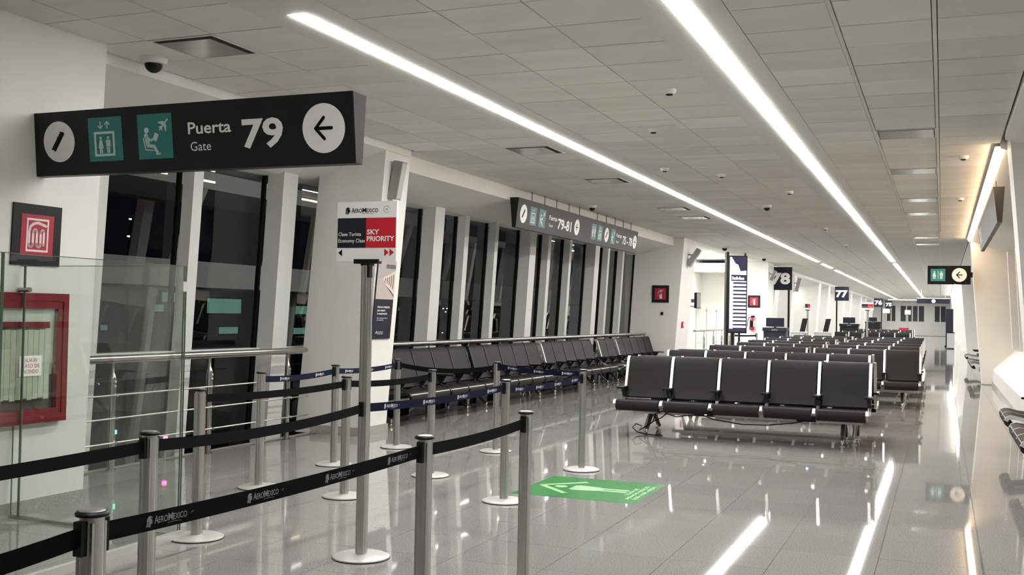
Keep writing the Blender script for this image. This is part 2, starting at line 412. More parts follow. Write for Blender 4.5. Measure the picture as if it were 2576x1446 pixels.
o = rest.build('far_floor_tiles', M['floor'], floor); o['kind'] = 'stuff'

# ------------------------------------------------------------------ ceiling
ce = MB().box((-6.5, FY0, 3.54), (0.62, FY1, 3.75))
ceiling = struct('ceiling', ce, M['tilegap'])
COLS = [(-6.12, -5.57), (-5.57, -4.96), (-4.96, -4.35), (-3.77, -3.15), (-3.15, -2.52), (-2.52, -1.89), (-1.31, -0.685), (-0.685, -0.065), (-0.065, 0.585)]
RY = lambda k: 7.468 + 0.607*k
VENTS = [(1, -2), (2, 7), (2, 12), (2, 19), (2, 22), (7, 7), (7, 12), (7, 18), (7, 22), (7, 32), (7, 36)]
far = MB(); far.cur = 0
col_me = {}
for ci, (x0, x1) in enumerate(COLS):
    g = 0.005; gl = 0.02 if ci in (7, 8) else .004; gr = 0.02 if ci in (6, 7) else .004
    col_me[ci] = MB().box((x0+gl, g, 0), (x1-gr, 0.607-g, 0.03)).mesh('ceiling_tile', M['tile'])
for k in range(-22, 174):
    for ci, (x0, x1) in enumerate(COLS):
        if (ci, k) in VENTS: continue
        y = RY(k)
        if y + 0.607 > FY1: continue
        if -3 <= k <= 29 : link('ceiling_tile', col_me[ci], ceiling, (0, y, H + random.uniform(-0.0012, 0.0012)))
        else: far.box((x0+.004, y+.004, H), (x1-.004, y+.603, H+0.03))
o = far.build('far_ceiling_tiles', M['tile'], ceiling); o['kind'] = 'stuff'
for x in (-0.685, -0.065):
    MB().box((x-0.014, FY0, H-0.008), (x+0.014, FY1, H+0.02)).build('ceiling_runner', M['runner'], ceiling)
# filler tiles where left edge of ceiling bulges back in the second bay
MB().box((-6.40, 11.7, H), (-6.12, 26.3, H+0.03)).build('edge_panel', M['soffit'], ceiling)
for (x0, x1, xc) in ((-4.35, -3.77, -4.065), (-1.89, -1.31, -1.575)):
    sb = MB()
    for a, b in ((x0, xc-0.075), (xc+0.075, x1)): sb.box((a, FY0, H-0.004), (b, FY1, H+0.04))
    sb.build('soffit_band', M['soffit'], ceiling)
def linear_light(label, xc, segs, m, zz=H, wid=0.115):
    t = thing('linear_light', label, 'light', (xc, segs[0][0], zz))
    y0 = segs[0][0]
    for a, b in segs:
        MB().box((-wid/2, a-y0, -0.012), (wid/2, b-y0, 0.03)).build('diffuser', m, t)
    e = MB().box((-0.07, segs[0][0]-y0-0.01, 0.031), (0.07, segs[-1][1]-y0, 0.038))
    e.build('housing', M['soffit'], t)
    for (a, b), (c, d) in zip(segs, segs[1:]): MB().box((-0.074, b-y0+0.002, 0.012), (0.074, c-y0-0.002, 0.03)).build('blank_cover', M['gun'], t)
    return t
linear_light('long recessed white light strip left of centre, ending above the gate sign', -4.065, [(6.03, 38.4), (40.1, 43.3), (45.2, 48.2), (49.4, 108)], M['strip'])
linear_light('long recessed white light strip right of centre, running above the main benches', -1.575, [(0.5, 38.4), (40.1, 44.6), (45.9, 48.4), (49.6, 105)], M['strip'])
# plain cover where the left trough has no lamp
MB().box((-4.14, FY0, H-0.004), (-3.99, 6.0, H+0.04)).build('soffit_band', M['soffit'], ceiling)

# ------------------------------------------------------------------ left side walls
def lerp(a, b, t): return a + (b-a)*t
wl = MB()
# near wall with the fire cabinet (leans in slightly)
wl.hexa([(-7.4,-6,0),(-6.07,-6,0),(-6.07,6.26,0),(-7.4,6.26,0)], [(-7.4,-6,3.5),(-5.95,-6,3.5),(-5.95,6.26,3.5),(-7.4,6.26,3.5)])
# fascia + sloped soffit, bay one and bay two, as solid profiles in X-Z extruded along Y
wl.prism([(-6.13,3.54),(-6.13,3.41),(-7.20,3.08),(-7.62,3.04),(-7.62,3.54)], 1, 6.26, 11.61)
wl.prism([(-6.36,3.54),(-6.36,3.29),(-7.20,3.08),(-7.62,3.04),(-7.62,3.54)], 1, 11.61, 26.4)
wall_left = struct('wall_left', wl, M['wall'])
def pier(y0, y1, xb, xt, back, parent, sgn=1):
    lo = [(back,y0,0),(xb,y0,0),(xb,y1,0),(back,y1,0)]; hi = [(back,y0,3.54),(xt,y0,3.54),(xt,y1,3.54),(back,y1,3.54)]
    if sgn < 0: lo = [lo[1],lo[0],lo[3],lo[2]]; hi = [hi[1],hi[0],hi[3],hi[2]]
    b = MB().hexa(lo, hi)
    return b.build('pier', M['wall'], parent)
MB().hexa([(-7.32,10.99,0),(-6.41,10.99,0),(-6.41,11.61,0),(-7.32,11.61,0)], [(-7.02,10.99,3.54),(-6.13,10.99,3.54),(-6.13,11.61,3.54),(-7.02,11.61,3.54)]).build('pier', M['wall'], wall_left)
pier(26.4, 27.8, -6.34, -6.08, -7.62, wall_left)
# slab edge, void and night outside
struct('trim_1', MB().box((-7.16, 6.26, -0.30), (-7.1, 26.4, 0.0)), M['skirt'])
# skirting
sk = MB().hexa([(-6.07,-6,0),(-6.055,-6,0),(-6.055,6.275,0),(-6.07,6.275,0)], [(-6.07,-6,.10),(-6.052,-6,.10),(-6.052,6.275,.10),(-6.07,6.275,.10)])
sk.box((-7.1, 6.26, 0), (-6.055, 6.275, 0.10))
sk.box((-7.1, 10.972, 0), (-6.39, 10.99, 0.10)); sk.box((-6.41, 10.972, 0), (-6.388, 11.628, 0.10)); sk.box((-7.1, 26.382, 0), (-6.32, 26.4, 0.10)); sk.box((-6.34, 26.382, 0), (-6.318, 27.8, 0.10))
struct('baseboard_left', sk, M['skirt'])
# mullions: y range of front face, front protrusion at z=1.5
def mullion(y0, y1, wide, parent, mirror=None, zb=-1.2):
    xf15 = -7.22 if wide else -7.30
    lean = 0.056; gx = -7.44
    def X(x, z): 
        v = x + lean*(z-1.5)
        return v if mirror is None else mirror - v
    lo = [(X(gx,zb),y0,zb),(X(xf15,zb),y0,zb),(X(xf15,zb),y1,zb),(X(gx,zb),y1,zb)]
    hi = [(X(gx,3.1),y0,3.1),(X(xf15,3.1),y0,3.1),(X(xf15,3.1),y1,3.1),(X(gx,3.1),y1,3.1)]
    if mirror is not None: lo = [lo[1],lo[0],lo[3],lo[2]]; hi = [hi[1],hi[0],hi[3],hi[2]]
    return MB().hexa(lo, hi).build('mullion', M['fin'], parent)
FIN1 = [(7.53, 7.68, 0), (8.88, 9.03, 0), (10.36, 10.65, 1)]
FIN2 = [(12.95, 13.10, 0), (14.35, 14.67, 1), (15.62, 15.78, 0), (16.88, 17.02, 0), (18.37, 18.68, 1), (19.55, 19.71, 0), (20.84, 20.98, 0), (22.35, 22.66, 1), (23.56, 23.70, 0), (24.78, 24.91, 0)]
for a, b, wd in FIN1 + FIN2: mullion(a, b, wd, wall_left)
# end wall piece at the far side of bay one (hides the gap by the cabinet wall) and far end of bay two
MB().hexa([(-7.44,6.26,0),(-7.0,6.26,0),(-7.0,6.30,0),(-7.44,6.30,0)],[(-7.44,6.26,3.2),(-6.9,6.26,3.2),(-6.9,6.30,3.2),(-7.44,6.30,3.2)]).build('reveal', M['wall_grey'], wall_left)
# windows: one per bay between mullions
wn = [0]
def window(y0, y1, mirror=None, zb=-1.2, shade=None, transom=True):
    wn[0] += 1
    lean = 0.056; gx = -7.455
    def X(x, z):
        v = x + lean*(z-1.5); return v if mirror is None else mirror - v
    fr = MB()
    for a, b in ((y0, y0+0.035), (y1-0.035, y1)):
        lo = [(X(gx-0.05,zb),a,zb),(X(gx,zb),a,zb),(X(gx,zb),b,zb),(X(gx-0.05,zb),b,zb)]
        hi = [(X(gx-0.05,3.06),a,3.06),(X(gx,3.06),a,3.06),(X(gx,3.06),b,3.06),(X(gx-0.05,3.06),b,3.06)]
        if mirror is not None: lo = lo[::-1]; hi = hi[::-1]
        fr.hexa(lo, hi)
    o = fr.build('window_%d' % wn[0], M['ink']); o['kind'] = 'structure'
    for za, zc in ((zb, 0.98), (1.04, 3.05)):
        g = MB().quad((X(gx-0.02,za),y0,za),(X(gx-0.02,za),y1,za),(X(gx-0.02,zc),y1,zc),(X(gx-0.02,zc),y0,zc))
        g.build('pane', M['pane'], o)
    if transom:
        a = X(gx-0.05, 1.0); b = X(gx+0.06, 1.0)
        MB().box((a, y0, 0.975), (b, y1, 1.04)).build('transom', M['fin'], o)
    return o
edges = [6.30] + [v for a, b, c in FIN1 for v in (a, b)] + [11.62]
for i in range(0, len(edges), 2): window(edges[i], edges[i+1])
edges = [11.61] + [v for a, b, c in FIN2 for v in (a, b)] + [26.4]
for i in range(0, len(edges), 2): window(edges[i], edges[i+1])

# ------------------------------------------------------------------ right side walls (mirror-like)
wr = MB()
wr.prism([(0.585,3.54),(0.585,3.44),(1.55,3.10),(1.95,3.06),(1.95,3.54)][::-1], 1, 12.92, 27.6)
wr.prism([(0.60,3.54),(0.60,3.44),(1.55,3.10),(1.95,3.06),(1.95,3.54)][::-1], 1, -6, 12.3)
wr.prism([(0.60,3.54),(0.60,3.44),(1.55,3.10),(1.95,3.06),(1.95,3.54)][::-1], 1, 28.3, 112)
wall_right = struct('wall_right', wr, M['wall'])
def rpier(y0, y1, xb, xt): 
    MB().hexa([(xb,y0,0),(1.95,y0,0),(1.95,y1,0),(xb,y1,0)], [(xt,y0,3.54),(1.95,y0,3.54),(1.95,y1,3.54),(xt,y1,3.54)]).build('pier', M['wall'], wall_right)
rpier(12.3, 12.9, 0.92, 0.645)
for k in range(6):
    y0 = 27.6 + 15.3*k; rpier(y0, y0+0.7, 0.89, 0.60)
# low parapet with a bright sloped sill, then glass
MB().prism([(1.12,0),(1.12,0.36),(1.62,0.86),(1.66,0.9),(1.9,0.9),(1.9,0)][::-1], 1, 15.4, 27.6).build('parapet', M['wall'], wall_right)
MB().box((1.40, -6, 0), (1.9, 12.3, 0.9)).build('parapet', M['ivory'], wall_right)
MB().prism([(1.35,0),(1.35,0.36),(1.62,0.86),(1.66,0.9),(1.9,0.9),(1.9,0)][::-1], 1, 12.9, 15.4).build('parapet', M['ivory'], wall_right)
MB().prism([(1.40,0),(1.45,0.86),(1.66,0.9),(1.9,0.9),(1.9,0)][::-1], 1, 28.3, 112).build('parapet', M['ivory'], wall_right)
struct('baseboard_right', MB().box((1.10, 15.4, 0), (1.12, 27.6, 0.09)).box((0.87, 27.58, 0), (1.9, 27.6, 0.02)), M['skirt'])
MIR = -5.78
for a, b, wd in [(14.0, 14.15, 0), (15.3, 15.6, 1), (16.8, 16.95, 0), (18.2, 18.5, 1), (19.6, 19.75, 0), (21.0, 21.15, 0), (22.4, 22.7, 1), (23.7, 23.85, 0), (25.0, 25.15, 0), (26.3, 26.6, 1)]:
    mullion(a, b, wd, wall_right, MIR, 0.88)
rw = [12.9, 15.45, 18.35, 21.08, 23.8, 27.6]
for a, b in zip(rw, rw[1:]): window(a, b, MIR, 0.88, transom=False)
for k in range(5):
    y0 = 28.3 + 15.3*k
    for j in range(9): mullion(y0 + 0.9 + 1.6*j, y0 + 1.15 + 1.6*j, 1, wall_right, MIR, 0.88)
    window(y0, y0 + 14.6, MIR, 0.88, transom=False)
window(-6, 12.3, MIR, 0.88, transom=False)
for i, lab in enumerate(('white cove light strip at the right ceiling edge, first beyond the restroom sign', 'white cove light strip at the right ceiling edge, middle of the far bays', 'white cove light strip at the right ceiling edge, last before the far end')):
    linear_light(lab, 0.615, [(43.7 + 15.3*i, 58.1 + 15.3*i)], M['strip'], 3.43, 0.07)
t = thing('linear_light', 'long white light strip added to brighten the far left side beyond gate sign 78', 'light', (-7.4, 43.0, 3.215))  # added strip, no lamp known here; brightens the far recess
MB().box((-.1, 0, -.02), (.1, 62, 0)).build('diffuser', M['far_fill'], t); MB().box((-.13, -.02, -.004), (.13, 62.02, .004)).build('housing', M['soffit'], t)
t = thing('linear_light', 'bright white light strip running across the hall at its far end', 'light', (-4.9, 108.6, 3.49))
MB().box((0, -.15, -.03), (3.4, .15, 0)).build('diffuser', M['strip'], t); MB().box((-.02, -.17, 0), (3.42, .17, .04)).build('housing', M['soffit'], t)
t = linear_light('warm white light strip along the right edge of the ceiling', 0.600, [(12.95, 27.55)], M['warm'], 3.432, 0.07)

# ------------------------------------------------------------------ far end, back wall, gate recess
wb = MB().box((-7.6, FY0-0.2, -0.1), (2.0, FY0, 3.75))
struct('wall_back', wb, M['wall'])
we = MB().box((-9.6, FY1, 0), (2.0, FY1+0.3, 1.4)).box((-9.6, FY1, 2.95), (2.0, FY1+0.3, 3.75))
for a, b in ((-9.6, -5.2), (-4.4, -3.9), (-1.7, -0.7), (0.3, 2.0)): we.box((a, FY1, 1.4), (b, FY1+0.3, 2.95))
wall_end = struct('wall_end', we, M['wall'])
for a, b in ((-5.2, -4.4), (-3.9, -1.7), (-0.7, 0.3)):
    wn[0] += 1
    o = MB().box((a, FY1+0.2, 1.4), (b, FY1+0.22, 2.95)).build('window_%d' % wn[0], M['shade']); o['kind'] = 'structure'
    n = max(2, int((b-a)/0.45))
    for k in range(1, n): MB().box((a+(b-a)*k/n-0.06, FY1+0.05, 1.4), (a+(b-a)*k/n+0.06, FY1+0.19, 2.95)).build('mullion', M['fin'], o)
# wall beyond the gate opening (faces the camera) and walls further along the left side
wf = MB()
wf.box((-7.3, 38.6, 0), (-5.82, 40.0, 3.54))
wf.box((-9.6, 60, 0), (-9.4, 112, 3.54))
wall_gate = struct('wall_gate', wf, M['ivory'])
def lpier(y0, y1, xb=-6.2, xt=-5.95): MB().hexa([(-9.5,y0,0),(xb,y0,0),(xb,y1,0),(-9.5,y1,0)], [(-9.5,y0,3.54),(xt,y0,3.54),(xt,y1,3.54),(-9.5,y1,3.54)]).build('pier', M['wall'], wall_gate)
for y0 in (41.7, 46.8, 57.0, 62.0, 72.3, 78.0, 87.6, 93.0, 103.0): lpier(y0, y0+1.1)
MB().prism([(-5.95,3.54),(-5.95,3.38),(-6.6,3.22),(-9.5,3.22),(-9.5,3.54)], 1, 40.0, 112).build('header', M['wall'], wall_gate)
wg = MB().box((-9.0, 33, 1.92), (-8.9, 62, 4.2)).box((-9.35, 27.9, -0.1), (-9.2, 62, 4.2))
wg.box((-9.3, 62, -0.1), (-7.0, 62.2, 4.2)); wg.box((-9.3, 27.8, -0.1), (-7.62, 27.9, 4.2)); wg.box((-9.3, 27.8, 3.72), (-6.12, 41.7, 3.85)); wg.box((-6.5, 27.8, 3.53), (-6.12, 38.6, 3.72))
struct('wall_recess', wg, M['ivory'])
for i, (y, x0, x1) in enumerate(((33.5, -8.6, -7.7), (36.0, -8.8, -7.2), (39.5, -8.8, -7.4))):
    lab = ['short white light panel in the gate recess nearest the pillar', 'longer white light panel in the gate recess behind the short one', 'white light panel deepest in the gate recess'][i]
    t = thing('ceiling_light', lab, 'light', ((x0+x1)/2, y, 3.72))
    h = (x1-x0)/2
    MB().box((-h, -0.28, -0.012), (h, 0.28, 0)).build('frame', M['white_dev'], t); MB().box((-h+.03, -0.25, -0.02), (h-.03, 0.25, -0.012)).build('diffuser', M['panel_light'], t)

# ------------------------------------------------------------------ prints shared by signs
def part_of(fn, nm):
    def g(t, *a, **k):
        mb = MB(); fn(mb, *a, **k); return mb.build(nm, None, t)
    return g
def letter(t, m, *a, **k):
    mb = MB().use(m); put_text(mb, *a, **k); return mb.build('lettering', None, t)
def arrow_disc(mb, cx, cy, r, o, u, v, rev=False, bg='white', fg='ink'):
    mb.use(M[bg]).flat([disc(cx, cy, r, 40)], o, u, v, 0.0015)
    mb.use(M[fg]).flat(xf(ic_arrow(), cx, cy, (-1 if rev else 1)*r*1.25, r*1.25) if not rev else [p[::-1] for p in xf(ic_arrow(), cx, cy, -r*1.25, r*1.25)], o, u, v, 0.003)
def esc_disc(mb, cx, cy, r, o, u, v):
    mb.use(M['white']).flat([disc(cx, cy, r, 40)], o, u, v, 0.0015)
    mb.use(M['ink']).flat(xf(ic_escalator(), cx, cy, r*0.95), o, u, v, 0.003)
def icon_tile(mb, x, y, wd, h, ic, o, u, v, bg='teal', fg='mint'):
    mb.use(M[bg]).flat([rect(x, y, x+wd, y+h)], o, u, v, 0.0015)
    mb.use(M[fg]).flat(xf(ic, x+wd*0.04, y+h*0.06, wd*0.92, h*0.88), o, u, v, 0.003)

arrow_disc = part_of(arrow_disc, 'arrow_disc'); esc_disc = part_of(esc_disc, 'stairs_disc'); icon_tile = part_of(icon_tile, 'pictogram')

# ------------------------------------------------------------------ gate 79 sign (fixed to the left wall)
def sign_79():
    t = thing('gate_sign', 'charcoal hanging sign reading Puerta Gate 79 fixed to the left wall', 'sign', (-6.0, 5.68, 2.41))
    p = lambda x, y, z: (x+6.0, y-5.68, z-2.41)
    x0, x1 = -6.05, -3.375
    b = MB().hexa([p(x0,5.655,2.41),p(x1,5.655,2.41),p(x1,5.735,2.41),p(x0,5.735,2.41)], [p(x0,5.60,2.85),p(x1,5.60,2.85),p(x1,5.765,2.85),p(x0,5.765,2.85)])
    b.build('panel', M['sign'], t)
    c = MB().hexa([p(x1,5.657,2.412),p(x1+.006,5.657,2.412),p(x1+.006,5.733,2.412),p(x1,5.733,2.412)], [p(x1,5.602,2.848),p(x1+.006,5.602,2.848),p(x1+.006,5.763,2.848),p(x1,5.763,2.848)])
    c.build('end_cap', M['sign_grey'], t)
    o = Vector(p(-6.02, 5.6545, 2.41)); u = Vector((1,0,0)); v = Vector((0, -0.055, 0.44)).normalized()
    esc_disc(t, 0.265, 0.235, 0.142, o, u, v)
    icon_tile(t, 0.535, 0.085, 0.295, 0.30, ic_lift(), o, u, v)
    icon_tile(t, 0.965, 0.085, 0.29, 0.30, ic_lounge(), o, u, v)
    letter(t, M['white'], 'Puerta', 1.385, 0.235, 0.078, o, u, v, 0.345, 0.018)
    letter(t, M['white'], 'Gate', 1.40, 0.125, 0.058, o, u, v, 0.165, 0.0)
    letter(t, M['white'], '79', 1.815, 0.125, 0.185, o, u, v, 0.315, 0.028)
    arrow_disc(t, 2.43, 0.225, 0.155, o, u, v)
    MB().tube([p(-6.0, 5.66, 2.40), p(-6.0, 5.66, 2.385)], 0.012, 8).build('fixing', M['grey_dev'], t)
    return t
sign_79()

# ------------------------------------------------------------------ long hanging signs (left bay two, and its twin on the right)
def long_sign(name, label, side):
    y0, y1 = (15.4, 22.45) if side > 0 else (15.3, 21.7)
    t = thing(name, label, 'sign', (-6.25, y0, 2.86) if side > 0 else (0.66, y1, 2.82))
    L = y1-y0; hh = 0.47
    if side > 0:
        b = MB().hexa([(-0.06,0,0),(0.0,0,0),(0.0,L,0),(-0.06,L,0)], [(-0.10,0,hh),(0.05,0,hh),(0.05,L,hh),(-0.10,L,hh)])
        b.build('panel', M['sign_grey'], t)
        MB().hexa([(-0.06,-.004,0),(0.0,-.004,0),(0.0,0,0),(-0.06,0,0)], [(-0.10,-.004,hh),(0.05,-.004,hh),(0.05,0,hh),(-0.10,0,hh)]).build('end_cap', M['sign'], t)
        o = Vector((0.0, 0, 0)); u = Vector((0,1,0)); v = Vector((0.05,0,hh)).normalized()
        esc_disc(t, 0.27, 0.235, 0.15, o, u, v)
        icon_tile(t, 0.55, 0.085, 0.30, 0.30, ic_lift(), o, u, v, 'teal2')
        icon_tile(t, 0.97, 0.085, 0.30, 0.30, ic_lounge(), o, u, v, 'teal2')
        letter(t, M['white'], 'Puertas', 1.45, 0.245, 0.08, o, u, v, 0.40, 0.012)
        letter(t, M['white'], 'Gates', 1.46, 0.13, 0.05, o, u, v, 0.20); letter(t, M['white'], '79-81', 1.90, 0.125, 0.18, o, u, v, 0.72, 0.03)
        arrow_disc(t, 2.93, 0.235, 0.145, o, u, v)
        icon_tile(t, 3.80, 0.085, 0.29, 0.30, ic_wc(), o, u, v, 'teal2'); icon_tile(t, 4.20, 0.085, 0.29, 0.30, ic_lift(), o, u, v, 'teal2')
        esc_disc(t, 4.78, 0.235, 0.145, o, u, v); icon_tile(t, 5.07, 0.085, 0.29, 0.30, ic_lounge(), o, u, v, 'teal2')
        letter(t, M['white'], 'Puertas', 5.46, 0.245, 0.08, o, u, v, 0.38, 0.012); letter(t, M['white'], 'Gates', 5.46, 0.13, 0.05, o, u, v, 0.2)
        letter(t, M['white'], '75 - 78', 5.93, 0.13, 0.17, o, u, v, 0.72, 0.03)
        arrow_disc(t, 6.85, 0.235, 0.145, o, u, v, True)
        zt = 3.5-2.86
        for y in (0.75, 1.35, 1.95, 2.6, 3.2, 4.3, 4.9, 5.5, 6.1, 6.7): MB().tube([(-0.02, y, hh-.002), (-0.02, y, zt)], 0.006, 6).build('hanger_rod', M['ink'], t)
    else:
        b = MB().hexa([(0,-L,0),(0.06,-L,0),(0.06,0,0),(0,0,0)], [(-0.05,-L,hh),(0.09,-L,hh),(0.09,0,hh),(-0.05,0,hh)])
        b.build('panel', M['sign_grey'], t)
        o = Vector((0,0,0)); u = Vector((0,-1,0)); v = Vector((-0.05,0,hh)).normalized()
        esc_disc(t, 0.5, 0.235, 0.15, o, u, v); icon_tile(t, 0.9, 0.085, 0.30, 0.30, ic_lift(), o, u, v, 'teal2')
        for y in (0.4, 1.6, 2.8, 4.0, 5.2, 6.0): MB().tube([(0.0, -y, hh-.002), (0.0, -y, 3.445-2.82)], 0.005, 6).build('hanger_rod', M['ink'], t)
    return t
long_sign('gate_sign', 'long grey hanging sign for gates 79-81 and 75-78 above the left windows', 1)
long_sign('gate_sign', 'long grey hanging sign edge-on below the warm light strip at right', -1)

# restroom sign
t = thing('restroom_sign', 'black hanging sign with teal restroom icon and left arrow', 'sign', (-0.34, 27.3, 2.38))
MB().box((0, 0, 0), (0.955, 0.07, 0.445)).build('panel', M['ink'], t)
o = Vector((0, 0, 0)); u = Vector((1,0,0)); v = Vector((0,0,1))
icon_tile(t, 0.07, 0.075, 0.325, 0.295, ic_wc(), o, u, v)
arrow_disc(t, 0.705, 0.225, 0.165, o, u, v)
MB().box((0.955, 0.02, 0.17), (1.0, 0.05, 0.29)).build('wall_bracket', M['ink'], t)

# gate number signs
def gate_no(num, x0, x1, y, z0, z1, label, post):
    t = thing('gate_number_sign', label, 'sign', ((x0+x1)/2, y, z0))
    hw = (x1-x0)/2; h = z1-z0
    MB().box((-hw, 0, 0), (hw, 0.10, h)).build('panel', M['poster_navy'], t)
    d = MB().use(M['white']); put_text(d, num, -hw*0.86, h*0.25, h*0.50, (0,0,0), (1,0,0), (0,0,1), hw*1.70, 0.045)
    d.build('lettering', None, t)
    px = {'l': -hw*0.72, 'r': hw*0.72}[post]
    MB().box((px-.035, 0.02, -z0), (px+.035, 0.08, 0)).build('post', M['black'], t)
gate_no('78', -6.0, -5.19, 40.2, 2.545, 3.40, 'dark square gate sign number 78, nearest of the gate numbers', 'r')
gate_no('77', -5.00, -4.33, 55, 2.42, 3.12, 'dark square gate sign number 77 beyond number 78', 'l')
gate_no('76', -4.86, -4.21, 85, 2.48, 3.14, 'dark square gate sign number 76 far down the hall', 'r')
gate_no('75', -4.90, -4.27, 103, 2.60, 3.25, 'dark square gate sign number 75, farthest of the gate numbers', 'l')
# far transverse sign
t = thing('gate_sign', 'dark hanging sign across the far end of the hall with white disc', 'sign', (-0.55, 72, 2.6))
MB().box((-0.98, 0, 0), (0.98, 0.12, 0.30)).build('panel', M['poster_navy'], t)
MB().box((-0.98, -.01, 0.30), (0.98, 0.13, 0.34)).build('white_edge', M['white'], t)  # plain white strip along the top edge
arrow_disc(t, 0.02, 0.15, 0.12, (0,0,0), (1,0,0), (0,0,1), False, 'white', 'sky_red')
for x in (-0.7, 0.7): MB().tube([(x, .06, .34), (x, .06, 0.9)], 0.01, 6).build('hanger_rod', M['runner'], t)

# ------------------------------------------------------------------ fire signs, cabinet, extinguisher
def plate_sign(name, label, ic, o, u, v, s, frame='sign', red='red'):
    o, u, v = Vector(o), Vector(u), Vector(v); n = u.cross(v).normalized()
    t = thing(name, label, 'sign', o)
    z = Vector((0,0,0)); c = [z, u*s, u*s+v*s, v*s]
    b = MB().add([tuple(p) for p in c] + [tuple(p + n*0.02) for p in c], [(0,3,2,1),(4,5,6,7),(0,1,5,4),(1,2,6,5),(2,3,7,6),(3,0,4,7)])
    b.build('panel', M[frame], t)
    d = MB().use(M[red]).flat([rect(s*.165, s*.165, s*.835, s*.835)], n*0.02, u, v, 0.0015)
    d.use(M['pink']).flat(xf(ic, s*.20, s*.19, s*.60, s*.62), n*0.02, u, v, 0.003)
    d.build('pictogram', None, t)
plate_sign('fire_hose_sign', 'black and red fire hose sign on left wall above the red cabinet', ic_hose(), (-6.017, 5.46, 1.775), (0,1,0), (0.034,0,1), 0.435)
plate_sign('extinguisher_sign', 'red extinguisher sign on second left pillar, before the gate recess', ic_extinguisher(), (-6.90, 26.398, 1.84), (1,0,0), (0,0,1), 0.44)
plate_sign('extinguisher_sign', 'red extinguisher sign behind the departures board', ic_extinguisher(), (-6.53, 38.598, 1.86), (1,0,0), (0,0,1), 0.44)

t = thing('fire_hose_cabinet', 'red fire hose cabinet with glass front on the left wall', 'cabinet', (-6.04, 5.43, 0.62))
y0, y1, z0, z1 = -0.53, 0.56, 0.03, 0.96
fr = MB()
fr.box((0, y0, z0), (0.055, y1, z0+.10)).box((0, y0, z1-.11), (0.055, y1, z1)).box((0, y0, z0+.10), (0.055, y0+.10, z1-.11)).box((0, y1-.10, z0+.10), (0.055, y1, z1-.11))
fr.build('frame', M['red_paint'], t)
fr = MB()
for a, b in (((.055,y0+.035,z0+.02),(.062,y1-.02,z0+.06)), ((.055,y0+.035,z1-.055),(.062,y1-.02,z1-.02)), ((.055,y1-.055,z0+.06),(.062,y1-.02,z1-.055))): fr.box(a, b)
fr.build('door_trim', M['red_paint'], t)
MB().box((0.0, y0+.10, z0+.10), (0.004, y1-.10, z1-.11)).build('back_panel', M['cab_dark'], t)
MB().box((0.02, y0+.10, 0.71), (0.05, y1-.17, 0.755)).build('hose_rack', M['red_paint'], t)
hs = MB()
for k in range(16):
    y = -0.40 + 0.050*k
    hs.box((0.008, y, 0.20 + 0.006*(k % 3)), (0.045, y+0.046, 0.70 - 0.004*(k % 2)))
hs.build('hose', M['hose'], t)
MB().box((0.05, y0+.10, z0+.10), (0.0515, y1-.10, z1-.11)).build('glass_door', M['glass'], t)
d = MB().use(M['white']).flat([rect(0, 0, 0.20, 0.145)], (0.052, 0.12, 0.37), (0,1,0), (0,0,1), 0.001)
d.use(M['sky_red'])
put_text(d, 'JALAR EN', 0.045, 0.10, 0.026, (0.052, 0.12, 0.37), (0,1,0), (0,0,1), 0.11)
put_text(d, 'CASO DE', 0.02, 0.06, 0.026, (0.052, 0.12, 0.37), (0,1,0), (0,0,1), 0.16)
put_text(d, 'INCENDIO', 0.03, 0.02, 0.026, (0.052, 0.12, 0.37), (0,1,0), (0,0,1), 0.14)
d.build('notice_label', None, t)

t = thing('fire_extinguisher', 'red and white fire extinguisher hung on the wall behind departures board', 'extinguisher', (-6.36, 38.5, 1.05))
MB().lathe([(0.085,0),(0.09,0.02),(0.09,0.12)], n=16).build('lower_band', M['red'], t, True)
MB().lathe([(0.09,0.12),(0.09,0.34)], n=16).build('cylinder', M['ivory'], t, True)
MB().flat([rect(-.06,.10,.06,.34)], (0,-.0905,0), (1,0,0), (0,0,1)).build('instruction_label', M['ink'], t)
MB().lathe([(0.09,0.34),(0.07,0.40),(0.03,0.42),(0.03,0.45)], n=16).build('shoulder', M['red'], t, True)
MB().box((-.03,-.03,.45),(.10,.03,.52)).build('valve_handle', M['ink'], t)
MB().tube([(-.02,0,.47),(-.10,-.02,.44),(-.15,-.02,.32),(-.16,-.02,.12)], 0.014, 6).build('hose', M['ink'], t)

# ------------------------------------------------------------------ dome cameras, detectors, air diffusers, speakers
def dome(x, y, label, r=0.075):
    t = thing('dome_camera', label, 'camera', (x, y, H))
    MB().lathe([(r*1.15, 0), (r*1.15, -0.02), (r*1.0, -0.045), (r*0.75, -0.05)][::-1], n=20).build('housing', M['white_dev'], t, True)
    MB().lathe([(r*0.74*math.cos(a), -0.05 - r*0.75*math.sin(a)) for a in [0, .3, .6, .9, 1.2, 1.5]][::-1], n=18).build('dome', M['black'], t, True)
dome(-5.90, 6.72, 'black dome camera on white ceiling mount beside the left wall', 0.095)
dome(-5.96, 18.4, 'black dome camera above the long hanging gates sign')
dome(-2.9, 19.0, 'black dome camera between the two white light strips')
dome(-5.75, 30.0, 'black dome camera above the departures board', 0.1)
dome(-5.5, 35.5, 'black dome camera between departures board and 78 sign', 0.1)
def detector(x, y, label, plate=False, r=0.055):
    t = thing('smoke_detector', label, 'smoke detector', (x, y, H))
    z = 0.0
    if plate:
        MB().box((-0.26, -0.13, -0.006), (0.26, 0.13, 0)).build('mounting_plate', M['soffit'], t); z = -0.006
    MB().lathe([(r*1.1, z), (r*1.1, z-0.012), (r, z-0.03), (r*0.7, z-0.042)][::-1], n=20).build('housing', M['white_dev'], t, True)
    MB().lathe([(r*0.6, z-0.043), (r*0.5, z-0.052), (r*.2, z-0.055)][::-1], n=16).build('sensor', M['black'], t, True)
